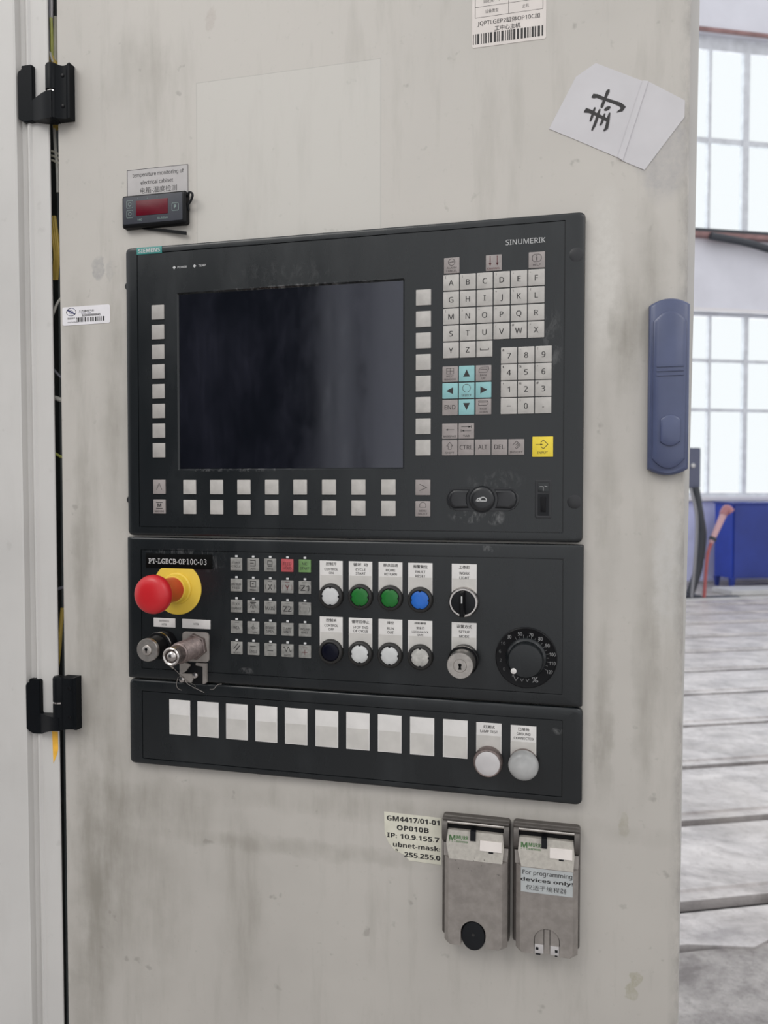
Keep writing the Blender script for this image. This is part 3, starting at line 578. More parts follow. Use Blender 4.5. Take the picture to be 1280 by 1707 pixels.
m = MB(); text(m, 'SINUMERIK', 426.8, 24, 5.0, 37.2, .06, -.004); obj('lettering', m, m_inkw, op, smooth=None, label='white product lettering at top right')
b = obj('badge', MB().rplate(14.4, .9, 44.4, 8.3, .2, -.6, .45, .1, 2), m_teal, op, label='teal badge at top left')
m = MB(); text(m, 'SIEMENS', 29.3, 4.6, 4.2, 25.5, .5, .035); obj('lettering', m, m_inkw, b, smooth=None)
m = MB(); text(m, 'POWER', 68.0, 24.7, 2.3, 11.2, .0); text(m, 'TEMP', 91.0, 24.5, 2.3, 8.6, 0)
for x in (58.6, 82.2): poly(m, [(x-1.9, 24.6), (x, 22.7), (x+1.9, 24.6), (x, 26.5)], 0)
obj('status_legend', m, m_inkw, op, smooth=None)
# round and slotted keypads at the lower right of the panel
CX, CD = 386.7, 269.8
m = MB(); outl = arc(CX, CD, 13.6, -150+60, -30, 8)
o1 = [(365.5, CD-11.2)]+[(CX+13.2*math.cos(math.radians(a)), CD+13.2*math.sin(math.radians(a))) for a in range(-120, -59, 10)]+[(412, CD-11.2), (418, CD-9), (421.6, CD-4), (422.6, CD), (421.6, CD+4), (418, CD+9), (412, CD+11.2)]+[(CX+13.2*math.cos(math.radians(a)), CD+13.2*math.sin(math.radians(a))) for a in range(60, 121, 10)]+[(361.5, CD+11.2), (355.5, CD+9), (352.4, CD+4), (351.4, CD), (352.4, CD-4), (355.5, CD-9), (361.5, CD-11.2)]
def sc(pts, k, p): cx = sum(a for a, _ in pts)/len(pts); cy = CD; return [(cx+(a-cx)*k, cy+(b-cy)*k, p) for a, b in pts]
o1 = [q for q in o1 if not (q[0] == 365.5)]
pad = obj('cover_plate', MB().loft([sc(o1, 1, -.2), sc(o1, 1, .3), sc(o1, .985, .7)]), m_bezel, op, smooth=40, label='raised oblong plate with three blank black pads')
def pad_side(s):
    q = []
    for a in range(-38, 39, 8): q.append((CX+s*15.2*math.cos(math.radians(a)), CD+15.2*math.sin(math.radians(a))))
    top = [(CX+s*28, CD+9.3), (CX+s*32, CD+6), (CX+s*33.8, CD), (CX+s*32, CD-6), (CX+s*28, CD-9.3)]
    q = q+top; cx = sum(a for a, _ in q)/len(q)
    z = lambda k, p: [(cx+(a-cx)*k, CD+(b-CD)*k, p) for a, b in q]
    obj('pad_recess', MB().loft([z(1.03, .65), z(1.03, .74)]), m_rubber, pad)
    obj('pad', MB().loft([z(.93, .7), z(.93, 1.3), z(.86, 1.9), z(.7, 2.0)]), m_bezel, pad, smooth=50)
pad_side(-1); pad_side(1)
obj('pad_recess', MB().lathe(CX, CD, [(13, .65), (13, .76)], 36), m_rubber, pad)
obj('round_pad', MB().lathe(CX, CD, [(11.6, .7), (11.6, 1.6), (10.6, 2.4), (8, 2.8), (3, 2.95)], 40), m_bezel, pad, smooth=50)
m = MB(); line(m, [(CX-5.6, CD+1.6), (CX+4.4, CD+1.6)], .8, 3); line(m, arc(CX+1.2, CD+1.2, 3.6, -180, 0, 10, 3.2), .8, 3); line(m, [(CX-5.6, CD+1.6), (CX-3.6, CD-.6), (CX-1.6, CD-1.2)], .8, 3); line(m, [(CX-2, CD+1.4), (CX, CD-1.6)], .6, 3); obj('symbol', m, m_inkw, pad, smooth=None)
usb = obj('usb_surround', MB().loft([ring(437.6, 251.2, 452.8, 287.6, 1.2, -.2), ring(437.6, 251.2, 452.8, 287.6, 1.2, .5), ring(438.4, 252, 452, 286.8, .8, .8), ring(439.6, 253, 450.8, 286, .8, .5)]), m_bezel, op)
obj('port_recess', MB().rplate(440, 264.6, 450.4, 285.2, .5, .4, .75, 0), m_rubber, usb); obj('port_tongue', MB().rplate(442.8, 267.4, 447.6, 281.6, .4, .7, 1.4, .2), m_black, usb)
m = MB(); m.rplate(440.2, 254, 450.4, 262.6, .4, .5, .9, .1); obj('symbol_field', m, m_panel, usb)
m = MB(); line(m, [(442, 257.5), (445, 257.5)], .7, .95); line(m, [(446.5, 257), (449, 257.6)], .6, .95); line(m, [(445.2, 258), (445.2, 261.5)], .5, .95); obj('symbol', m, m_inkdim, usb, smooth=None)
# ------------------------------------------------------------------ middle machine control panel
mp = thing('machine_control_panel', PW((241, 468, 0)), 'dark middle control panel with emergency stop, membrane keys and a dial', 'control panel')
obj('housing', housing(-1.2, 312.6, 483.2, 467.6, 16, 326, 464.4, 456.6, 1.5), m_panel, mp, smooth=40)
npl = obj('name_plate', MB().rplate(22.5, 330, 101, 345.6, 1, -.1, 1.0, .2), m_plate, mp, label='black engraved name plate')
m = MB(); text(m, 'PT-LGECB-OP10C-03', 60.2, 338, 6.0, 68.5, 1.05, .01, style='m'); obj('engraving', m, m_inkw, npl, smooth=None)
es = obj('emergency_stop', MB().lathe(59.6, 367.2, [(13, .5), (13, 4), (13, 6), (13, 7), (13, 38), (14.5, 41), (17, 44)], 48), m_red, mp, smooth=40, label='red emergency stop button on a yellow disc')
obj('yellow_disc', MB().lathe(59.6, 367.2, [(28.4, -.1), (28.4, .6), (27.8, .9)], 64), m_yel, es)
hp = [(r, p+8) for r, p in ((17.2, 35), (19.2, 36.5), (19.9, 39), (19.9, 42.5), (19.2, 45), (17.5, 47.2), (14.5, 48.8), (10, 49.8), (5, 50.3), (.8, 50.4))]
obj('mushroom_head', MB().lathe(59.6, 367.2, hp, 56), m_red, es, smooth=60)
obj('socket_ring', MB().lathe(59.6, 367.2, [(17.2, .8), (17, 2.4), (15.6, 3.6), (14.6, 10), (13.2, 10.6)], 48), m_yel, es)
def small_label(x0, d0, x1, d1, lines):
    o = obj('tag_plate', MB().rplate(x0, d0, x1, d1, .2, -.1, .8, .15, 2), m_white, mp)
    m = MB(); n = len(lines)
    for i, (s, w) in enumerate(lines): text(m, s, (x0+x1)/2, (d0+d1)/2+(i-(n-1)/2)*3.7, 2.2, w, .85, .01)
    obj('legend', m, m_ink, o, smooth=None)
small_label(31.3, 400.1, 57, 409.8, [('BYPASS', 11.5), ('HT8', 5.5)]); small_label(65.4, 400, 98.3, 409.7, [('HT8', 5.6)])
kl = obj('key_switch', MB().lathe(44.6, 427.6, [(14.6, -.1), (14.6, 13), (13.8, 15), (12.8, 15.3)], 48), m_black, mp, label='key lock switch with silver face beneath the bypass tag')
obj('bezel_ring', MB().lathe(44.6, 427.6, [(14.7, 12.4), (14.9, 13.2), (14.3, 14.4)], 48, False, False), m_chrome, kl)
obj('lock_barrel', MB().lathe(44.6, 427.6, [(12.4, 14), (12.4, 33)], 40), m_black, kl)
obj('lock_face', MB().lathe(44.6, 427.6, [(12.2, 32.5), (12.2, 36), (11.6, 36.8), (5.6, 36.8), (5.4, 36.4), (5.2, 37.6), (4.6, 38)], 44), m_silver, kl)
obj('keyway', MB().lathe(44.2, 426.6, [(1.6, 37.9), (1.6, 38.1)], 16).box(43.6, 44.9, 426.4, 430.2, 37.9, 38.1), m_black, kl)
# threaded connector and its bracket
cn = obj('socket_flange', MB().rplate(65.8, 413.4, 97, 445.4, 4, -.1, 2, .5), m_cast, mp, label='square flange with a long threaded metal plug')
obj('hex_nut', MB().loft([[(82+rr*math.cos(math.radians(60*k+20)), 428.5+rr*math.sin(math.radians(60*k+20)), p) for k in range(6)] for rr, p in ((14, 2), (14, 6.5), (13, 7.4))]), m_brown, cn, smooth=None)
pr = [(11.6, 7)]
for k in range(13): pr += [(11.2, 8+k*2.4), (10.0, 9.2+k*2.4)]
pr += [(10.6, 40), (9.2, 41), (9.2, 52), (9.8, 53)]
obj('threaded_barrel', MB().lathe(82, 428.5, pr, 36), m_brown, cn, smooth=30)
obj('end_ring', MB().lathe(82, 428.5, [(8.2, 50), (9.6, 52), (9.2, 55), (8, 56), (6.6, 55), (6.4, 52.5)], 36), m_chrome, cn)
obj('end_screw', MB().lathe(82, 428.5, [(5.6, 52), (5.6, 54), (4.2, 55.6), (1.8, 56.4)], 24), m_chrome, cn)
br = obj('bracket', MB().prism([(63, 447), (71, 447), (76, 449), (70, 456.5), (66, 458.5), (80, 458.5), (80, 462), (77, 468), (63, 468)], .3, 3).prism([(82, 446.2), (95, 446.2), (95, 466.5), (92, 468.5), (90, 468.5), (90, 450), (82, 449)], .3, 3), m_cast, mp, bev=.0003, label='small cast bracket with two screws')
obj('backing', MB().rplate(64, 447.5, 94, 469.5, 2, -.1, .8, .2), m_black, br)
for x, d in ((66.5, 465), (82, 459.5)): obj('screw', MB().lathe(x, d, [(3.6, .5), (3.6, 4), (2.8, 5.2), (1.2, 5.6)], 18), m_chrome, br)
wire = thing('tether_wire', PW((90, 476, 4)), 'thin frayed steel tether wire hanging from the threaded plug', 'wire')
obj('ferrule', MB().tube([(79, 437, 52), (80, 441.5, 47)], 1.3, 8), m_chrome, wire)
obj('strand', MB().tube([(78.6, 432, 54), (79, 437, 52), (80, 441.5, 47), (85, 458, 30), (86, 468, 12), (80, 474, 3)], .35, 6), m_silver, wire)
obj('strand', MB().tube([(70, 462, 6), (73, 469, 4), (83, 474, 3), (91, 478, 1.5)], .3, 6), m_silver, wire)
obj('strand', MB().tube([(63, 462, 6), (60, 470, 4), (61, 475, 3), (65, 477, 2)], .3, 6), m_silver, wire)
obj('strand', MB().tube([(98, 474, 1.5), (103, 473, 3), (108, 468, 4), (112, 467.5, 2)], .3, 6), m_silver, wire)
# membrane keys
tiny = lambda s, dd, w, h=1.9: (lambda m, x, d: text(m, s, x, d+dd, h, w, 1.02, .01))
def multi(*fs): return lambda m, x, d: [q(m, x, d) for q in fs]
def ln(pts, w=.5): return lambda m, x, d: line(m, [(x+a, d+b) for a, b in pts], w, 1.02)
arcs = multi(lambda m, x, d: line(m, arc(x, d+.6, 5.2, 150, 210, 6), .35, 1.02), lambda m, x, d: line(m, arc(x, d+.6, 5.2, -30, 30, 6), .35, 1.02), ln([(-2.4, -5), (2.4, -5)], .35))
MK = [[multi(tiny('CONT', -1.7, 9), tiny('CYCLE', 2.2, 10.5)), multi(ln([(-3, -4.4), (2.6, -4.4), (2.6, 1.4), (-3, 1.4)], .8), ln([(-2.8, -1.5), (.6, -1.5)], .9), tiny('JOG', 4.6, 6)),
       multi(ln([(-2.6, -4.4), (2.4, -4.4), (2.4, -.2), (-2.6, -.2), (-2.6, -4.4)], .7), ln([(-2, 1.6), (2.4, 1.6)], .6), tiny('REPOS', 4.2, 6.5, 2.2)), multi(tiny('FEED', -1.8, 9, 3), tiny('HOLD', 2.6, 9, 3)), multi(tiny('NC', -2.2, 5.4, 3), tiny('START', 2.6, 9.8, 2.8))],
      [multi(tiny('DRY RUN', -1, 11, 2.2), tiny('FEED', 2.8, 9)), multi(ln([(-3, -4.6), (3, -4.6), (3, 1.4), (-3, 1.4), (-3, -4.6)], .7), ln([(-1, -2), (.6, -2)], 1.2), tiny('MDA', 4.4, 6.4)),
       multi(arcs, tiny('X', .8, 4.6, 5.6)), multi(arcs, tiny('Y', .8, 4.6, 5.6)), multi(arcs, tiny('Z1', .8, 8.6, 5.6))],
      [multi(tiny('TOOL', -2.3, 8.5, 2.6), tiny('CHANGE', 2.2, 11.6, 2.4)), multi(ln([(-3, -4.6), (3, -4.6)], 1), ln([(-3.2, .8), (-2.4, -1.8), (-1.4, -1.8), (-.6, 1.6), (.6, 1.6), (1.2, -1.8), (2.4, -1.8), (3.2, 1)], .55), ln([(-2, -3), (2, -3)], .6), tiny('VAR', 4.8, 4.6)),
       multi(arcs, tiny('AXIS', .8, 8.6, 3.4)), multi(arcs, tiny('Z2', .8, 8.6, 5.6)), arcs],
      [multi(tiny('WEA', .6, 6.8, 2.8), ln([(-1.6, -5), (3, -5)], .35)), multi(ln([(-3.4, 0), (-1, 0)], .5), lambda m, x, d: line(m, arc(x-.2, d, 1.3, 0, 360, 12), .55, 1.02), ln([(0, -4.4), (0, -1.2)], .6), ln([(1.4, 0), (5, 0)], .5), ln([(-4, 4.4), (4, 4.4)], .6)),
       multi(tiny('BRAKE', -1, 10, 2.6), tiny('SPIN', 2.8, 8.4, 2.8)), multi(tiny('CLAMP', -1, 9.6, 2.4), tiny('UNIT', 2.4, 7.6, 2.4)), multi(tiny('UNCLAMP', -1, 10.6, 2.4), tiny('UNIT', 2.4, 7.6, 2.4))],
      [multi(ln([(-3, 1), (1.4, -4.6)], .8), ln([(-.8, 3), (3.6, -2.6)], 1.0), tiny('RESET', 5, 7)), multi(ln([(-3.4, -2.6), (2.6, -2.6)], .8), tiny('SINGLE', 2.8, 8.6, 3)),
       multi(ln([(-3, .9), (3, .9)], .8), ln([(-2, -4.8), (2, -4.8)], .5)), multi(ln([(-4.4, -3), (-3.4, -4), (-2.2, -1), (-1.2, 1), (0, -2), (1, -4), (2, -2), (3, 1), (4.4, 0)], .7), tiny('RAPID', 4.8, 7)), multi(ln([(-2.8, .8), (2.8, .8)], .6), ln([(0, -2), (0, 3.6)], .6), ln([(-2.4, -4.8), (2.4, -4.8)], .4))]]
for r in range(5):
    for c in range(5):
        x, d = 128.5+19.05*c, 339.4+22.2*r
        k = key(x, d, 13.2, 13.3, m_mkr if (r, c) == (0, 3) else m_mkg if (r, c) == (0, 4) else m_mk, mp, 1.0)
        legend(k, m_inkr if (r, c) in ((0, 3), (1, 3), (4, 4)) else m_ink, (lambda g: lambda m: g(m, x, d))(MK[r][c]))
        obj('indicator_lamp', MB().rplate(x-1.4, d-9.4, x+1.4, d-7.3, .3, -.1, .5, .15, 2), m_led, mp)
# engraved plates and push buttons
def plate(par, x0, d0, d1, lines, w=24.6, split=14.5):
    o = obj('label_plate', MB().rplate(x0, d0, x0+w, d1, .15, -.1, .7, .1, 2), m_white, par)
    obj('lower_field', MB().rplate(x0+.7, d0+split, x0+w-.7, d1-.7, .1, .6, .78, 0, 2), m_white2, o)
    if lines:
        m = MB()
        for s, dd, h, wd, bo in lines: text(m, s, x0+w/2+.2, d0+dd, h, wd, .8, .01)
        obj('legend', m, m_ink, o, smooth=None)
    return o
def pushbutton(x, d, mat, label):
    b = obj('push_button', MB().lathe(x, d, [(12.9, .4), (12.9, 2.6), (12.2, 4.4), (10.8, 5.4), (9.9, 5.4), (9.6, 4.2), (9.6, 3)], 48), m_ringp, mp, label=label)
    obj('lens', MB().lathe(x, d, [(9.2, 3), (9.2, 4.2), (8.6, 4.7), (4, 4.95), (.4, 5)], 44), mat, b)
    if mat is not m_lk:
        for k in range(4):
            a = k*math.pi/2; cx, cd = x+9.1*math.cos(a), d+9.1*math.sin(a); obj('notch', MB().box(cx-1, cx+1, cd-1, cd+1, 3.5, 5.05), m_rubber, b, smooth=None)
PB = [(233.4, 369.3, m_lw, 'white button under the control-on plate', [('控制开', 3.1, 3.4, 11.2, .0), ('CONTROL', 8.6, 2.5, 14.6, .0), ('ON', 12.4, 2.4, 4.6, .0)]),
      (264.5, 369.0, m_lg, 'green button under the cycle-start plate', [('循环  动', 3.2, 3.4, 15, 0), ('CYCLE', 8.2, 2.5, 10.4, .0), ('START', 12.2, 2.5, 10.2, .0)]),
      (295.6, 369.2, m_lg, 'green button under the home-return plate', [('原点回退', 3.0, 3.2, 15, 0), ('HOME', 8.0, 2.5, 9.4, .0), ('RETURN', 12.0, 2.5, 12.8, .0)]),
      (326.2, 370.0, m_lb, 'blue button under the fault-reset plate', [('报警复位', 3.6, 3.3, 14.4, 0), ('FAULT', 8.9, 2.5, 10, .0), ('RESET', 13.0, 2.6, 10, .0)])]
PX = [220.8, 251.9, 283.1, 313.6]
for (x, d, mt, lb, L), x0 in zip(PB, PX): plate(mp, x0, 333.4, 367, L); pushbutton(x, d, mt, lb)
PB2 = [(233.2, 426.6, m_lk, 'black button under the control-off plate', [('控制关', 3.4, 3.3, 11, 0), ('CONTROL', 8.8, 2.5, 14.6, 0), ('OFF', 12.8, 2.4, 5.8, 0)]),
       (264.4, 427.0, m_lw, 'white button under the stop-end-of-cycle plate', [('循环后停止', 3.8, 3.3, 18.4, 0), ('STOP END', 9.4, 2.5, 16, 0), ('OF CYCLE', 13.2, 2.5, 15.6, 0)]),
       (295.4, 427.0, m_lw, 'white button under the run-out plate', [('排空', 3.4, 3.0, 7, 0), ('RUN', 9.2, 2.6, 6.8, 0), ('OUT', 13.2, 2.6, 6.4, 0)]),
       (326.4, 427.3, m_lwd, 'worn dirty white button under the gate-lock plate', [('闭锁/解锁', 2.6, 2.2, 11.6, .02), ('安全门', 7.4, 2.5, 7.8, 0), ('LOCK/UNLOCK', 11.4, 1.9, 16.8, .005), ('GATE', 14.4, 1.8, 6, 0)])]
for (x, d, mt, lb, L), x0 in zip(PB2, PX): plate(mp, x0, 391, 424, L, split=15.6); pushbutton(x, d, mt, lb)
plate(mp, 357.4, 333.4, 367, [('工作灯', 3.2, 3.4, 10.6, 0), ('WORK', 9.2, 2.6, 10.2, 0), ('LIGHT', 13.6, 2.6, 9.6, 0)])
plate(mp, 357.5, 391.2, 420, [('设置方式', 3.8, 3.4, 15, 0), ('SETUP', 9.2, 2.6, 10.6, 0), ('MODE', 13.6, 2.6, 9.6, 0)])
sw = obj('selector_switch', MB().lathe(369.8, 370.4, [(14.6, .4), (14.9, 3), (14.6, 6), (13.4, 7.4), (12, 7.4), (11.8, 6)], 52), m_chrome, mp, label='black rotary selector with chrome ring under the work-light plate')
obj('dial_face', MB().lathe(369.8, 370.4, [(11.9, 3), (11.9, 6.6), (11, 6.9)], 44), m_rubber, sw)
obj('lever', MB().loft([[(367.4, 358.5, 6.5), (371.8, 358.5, 6.5), (372.2, 382, 6.5), (367.4, 382, 6.5)], [(367.2, 360, 15), (371, 360, 15), (371.8, 384, 15), (367, 384, 15)], [(368, 361.4, 17), (370.4, 361.4, 17), (370.8, 382.6, 17), (368, 382.6, 17)]]), m_black, sw, bev=.0006)
obj('pointer_mark', MB().rplate(368.9, 363, 370.2, 370, .4, 16.9, 17.3, .1, 2), m_inkw, sw)
ks = obj('key_switch', MB().lathe(370.6, 426.3, [(13.6, .4), (14.4, 3), (14.4, 15), (13.6, 16.6)], 48), m_black, mp, label='key lock with silver face under the setup-mode plate')
obj('bezel_ring', MB().lathe(370.6, 426.3, [(14.4, 12), (14.9, 13.2), (14.5, 15)], 48, False, False), m_chrome, ks)
obj('collar', MB().lathe(370.6, 426.3, [(13.4, .8), (14, 2), (14, 4)], 40), m_brown, ks)
obj('lock_face', MB().lathe(370.6, 426.3, [(12.6, 16), (12.6, 33.5), (12, 34.4), (6.4, 34.4), (6.2, 34.1), (5.9, 34.5)], 48), m_silver, ks)
obj('keyway', MB().lathe(370.6, 425.6, [(1.7, 34.4), (1.7, 34.62)], 16).prism([(370, 425.6), (371.2, 425.6), (372.2, 430), (369, 430)], 34.4, 34.62), m_black, ks)
# feed override dial
DX, DD = 430.1, 422.6
dl = obj('override_dial', MB().lathe(DX, DD, [(29.4, -.1), (29.4, 1.6), (28.6, 2.2), (27.4, 1.9)], 72), m_black, mp, label='black feed override dial with white numbers')
obj('knob', MB().lathe(DX, DD, [(19.6, 1.8), (19, 3.4), (17.4, 4.4), (16.8, 5), (16.4, 15), (15.6, 16.2), (13, 16.4)], 64), m_panel, dl)
obj('pointer_dot', MB().lathe(DX-10.8, DD+10, [(2.7, 16.2), (2.7, 16.7), (2.3, 16.9)], 22), m_white, dl)
m = MB()
for s, (tx, td), w in (('30', (414, 402.8), 3.6), ('50', (424.2, 399.6), 4), ('70', (434.6, 400), 4), ('80', (443.6, 403.4), 4), ('90', (450.2, 409.6), 4), ('100', (455.0, 418.0), 5.6), ('110', (455.0, 426.6), 5.6), ('120', (452.4, 435.0), 5.6)): text(m, s, tx, td, 3.4, w, 2.0, .01)
for k in range(15):
    a = math.radians(-118+k*10.5); r1 = 22.6 if k % 2 == 0 else 21.4; r0 = 19.6
    line(m, [(DX+r0*math.cos(a), DD+r0*math.sin(a)), (DX+r1*math.cos(a), DD+r1*math.sin(a))], .22, 2.0)
line(m, [(DX-13, DD+18.4), (DX-12, DD+17.4), (DX-9.6, DD+22.6), (DX-7.6, DD+19.4)], .5, 2.0)
for x in (-3.8, 1.4): line(m, [(DX+x-1.5, DD+20.4), (DX+x, DD+23), (DX+x+1.5, DD+20.2)], .5, 2.0)
text(m, '%', DX+8.6, DD+20.6, 5.4, 6, 2.0, .01)
obj('scale', m, m_inkdim, dl, smooth=None)
m = MB()
for s, (tx, td) in (('10', (408, 409.4)), ('6', (405.2, 417.4)), ('2', (406, 426)), ('0', (409.2, 434.4))): text(m, s, tx, td, 3, None, 2.0)
obj('worn_numbers', m, simple('worn_print', (.09, .09, .09), .6), dl, smooth=None)
# ------------------------------------------------------------------ lower panel
lp = thing('lamp_panel', PW((241, 562, 0)), 'dark lower panel with ten blank white label windows and two lamps', 'control panel')
obj('housing', housing(.2, 468.8, 483.6, 562.2, 16, 481, 465, 556, 5), m_panel, lp, smooth=40)
for i in range(10):
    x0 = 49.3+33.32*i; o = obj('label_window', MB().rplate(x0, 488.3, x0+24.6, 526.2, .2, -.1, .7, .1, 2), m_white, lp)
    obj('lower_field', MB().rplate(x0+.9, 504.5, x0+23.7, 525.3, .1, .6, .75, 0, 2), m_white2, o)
plate(lp, 382.3, 488.8, 526, [('灯测试', 3.8, 3.2, 11, 0), ('LAMP TEST', 8.4, 2.5, 17, 0)], split=12.5)
plate(lp, 415.7, 489.2, 526, [('已接地', 3.4, 3.2, 10.6, 0), ('GROUND', 8.0, 2.5, 13.2, 0), ('CONNECTED', 12.2, 2.4, 18.6, 0)], split=15.6)
lt = obj('indicator', MB().lathe(394.6, 525.4, [(13.9, .4), (14.2, 3), (14.2, 9), (13.6, 11), (12.6, 12), (12, 11.4)], 52), m_brown, lp, label='white lamp-test push button with chrome rim')
obj('lens', MB().lathe(394.6, 525.4, [(12.2, 8), (12.2, 11.2), (11, 11.9), (5, 12.3), (.5, 12.4)], 48), simple('pinkish_white_lens', (.52, .50, .50), .35, .08, 40), lt)
l2 = obj('indicator', MB().lathe(428.6, 525.0, [(13.6, .4), (14.2, 3), (14.2, 8)], 52), m_brown, lp, label='grey domed ground-connected lamp')
obj('dome', MB().lathe(428.6, 525.0, [(14.4, 7), (14.4, 10), (13.4, 12.6), (11.4, 14.6), (8.6, 16), (5, 16.9), (1, 17.2)], 52), simple('frosted_grey_lens', (.36, .36, .355), .3, .25, 40), l2, smooth=60)
# ------------------------------------------------------------------ temperature display and its label
tl = obj('temperature_label', MB().rplate(-1.3, -86, 71.6, -55, .5, -8, -7.4, 0), m_stkc, label='grey film label reading temperature monitoring above the small display', cat='label', smooth=None)
m = MB(); text(m, 'temperature monitoring of', 36, -79.2, 5.6, 61, -7.35, .012); text(m, 'electrical cabinet', 34.6, -71.2, 4.2, 38.5, -7.35, .012); text(m, '电箱-温度检测', 36.5, -62.6, 6.4, 44, -7.35, -.006)
line(m, rectl(-.9, -85.6, 71.2, -55.4), .5, -7.35); obj('print', m, m_ink, tl, smooth=None)
td_ = thing('temperature_display', PW((34, -21.3, -8)), 'small slate temperature display with a red window above the operator panel', 'display')
obj('body', MB().loft([ring(-3.6, -56, 72.6, -21.4, 2.5, -8), ring(-3.6, -56, 72.6, -21.4, 2.5, -2), ring(-2.8, -55.2, 71.8, -22.2, 2.5, -.8), ring(-1.4, -53.8, 70.4, -23.6, 2, -.4)]), m_black, td_)
fc = obj('face', MB().rplate(-1.6, -54, 68.6, -25, 1.5, -.5, 0, .2), m_slate, td_)
obj('red_window', MB().rplate(14, -49.2, 51.6, -33.2, .5, -.1, .35, .1), m_disp, fc)
m = MB()
for x, d in ((6.4, -46.2), (6.4, -35.8), (60.2, -39.4)): line(m, ring2(x-3.8, d-3.9, x+3.8, d+3.9, 1), .45, .06)
text(m, 'P', 60.2, -39.4, 3.8, None, .06, .02); line(m, arc(6.4, -46.4, 1.8, 0, 360, 12), .5, .06); line(m, arc(6.4, -36, 1.8, 0, 360, 12), .5, .06); line(m, [(6.4, -43.6), (6.4, -45)], .6, .06)
text(m, '140', 18.2, -29, 2.2, 5.6, .06); text(m, 'ELR3SA', 45.6, -29, 2.2, 12, .06)
for k in range(3): text(m, str(k+1), 16+11.5*k, -51.6, 1.7, None, .06)
obj('print', m, simple('pale_teal_print', (.22, .29, .27), .6), fc, smooth=None)
obj('cable', MB().tube([(73, -50, -4), (77, -53, 0), (81, -50, 1), (79, -45, 0), (74, -41, -3), (73.4, -36, -5)], 1.25, 8), m_rubber, label='thin black lead looping out at the right of the temperature display', cat='cable')
obj('plastic_strip', MB().loft([[(x, a, q), (x, b, q), (x, b, q-1.4), (x, a, q-1.4)] for x, a, b, q in ((18, -22, -20.6, -5), (45, -18.5, -15.6, -4.6), (71, -13.6, -10, -3.4))]), m_black, label='black plastic strip sticking out below the temperature display', cat='strip', smooth=None)
# ------------------------------------------------------------------ stickers on the door
def bars(m, x0, x1, d0, d1, seed, p, rot=0, n=46):
    rr = random.Random(seed); x = x0; un = (x1-x0)/(n*2.05)
    while x < x1-2*un:
        w = un*rr.choice((1, 1, 1.6, 2.4)); m.add([(x, d0, p), (x+w, d0, p), (x+w, d1, p), (x, d1, p)], [(0, 1, 2, 3)]); x += w+un*rr.choice((1, 1, 1.7))
def rotmb(m, cx, cd, a):
    c, s = math.cos(a), math.sin(a); m.v = [(cx+(x-cx)*c-(y-cd)*s, cd+(x-cx)*s+(y-cd)*c, z) for x, y, z in m.v]; return m
at_ = math.radians(0)
ast = obj('asset_sticker', MB().rplate(374, -262, 444.3, -167.4, 2, -8, -7.7, 0), m_stk, label='cream asset sticker with a table and barcode at the top of the door', cat='sticker', smooth=None)
m = MB(); P = -7.65
text(m, 'JQPTLGEP2缸体OP10C加', 408.8, -189.8, 5.4, 59, P, .012); text(m, '工中心主机', 408, -183.4, 4.8, 24.5, P, .012)
for d in (-236, -226.5, -215, -205.6, -195.6): line(m, [(377, d), (441.2, d)], .35, P)
for x in (377, 409, 441.2): line(m, [(x, -262 if x != 409 else -236), (x, -195.6)], .35, P)
text(m, '固定资产号', 393, -210.4, 3.6, 16, P); text(m, '设备类型', 393, -200.6, 3.6, 12.4, P); text(m, '3220000000045', 425, -211, 3.2, 22, P); text(m, '主机', 425, -200.8, 3.4, 6, P)
text(m, '设备名称', 393, -221, 3.4, 12.4, P)
bars(m, 374.8, 443.4, -180.2, -170.4, 3, P, n=38); obj('print', m, m_ink, ast, smooth=None)
sst = obj('barcode_sticker', rotmb(MB().rplate(-83.8, 57.2, -23.9, 77.6, 2.2, -8, -7.7, 0), -54, 67, -.01), m_wst, label='small white barcode sticker with round logo left of the operator panel', cat='sticker', smooth=None)
m = MB(); text(m, '上汽通用汽车', -53.4, 62.6, 2.6, 19.5, P, .01); text(m, '3220000000045', -47.5, 67.4, 2.6, 23.5, P, .02); text(m, '固定资产', -72.4, 70.2, 2.1, 9.5, P, .02); text(m, 'Asset Number', -71.6, 74.4, 1.4, 11.4, P, .01)
bars(m, -64, -28.5, 69.6, 74.6, 9, P, n=22); line(m, [(-66, 70), (-65.2, 70), (-65.2, 75)], .8, P)
line(m, arc(-72.6, 63.2, 6, 150, 262, 10, 4.2), .7, P); line(m, arc(-72.6, 63.2, 6, -30, 82, 10, 4.2), .7, P)
obj('print', m, m_ink, sst, smooth=None)
m = MB(); line(m, arc(-72.6, 63.2, 6, 180, 330, 14, 4.2), .5, P); line(m, arc(-72.6, 63.2, 6, 0, 150, 14, 4.2), .5, P); line(m, [(-77, 61), (-74, 62.4), (-71, 64), (-68, 65.6)], 1.6, P); line(m, arc(-72.6, 63.2, 2.4, 0, 360, 12, 1.7), .5, P); text(m, 'SAIC  GM', -54, 65, 1.3, 12, P)
obj('logo', m, simple('navy_print', (.03, .035, .12), .6), sst, smooth=None)
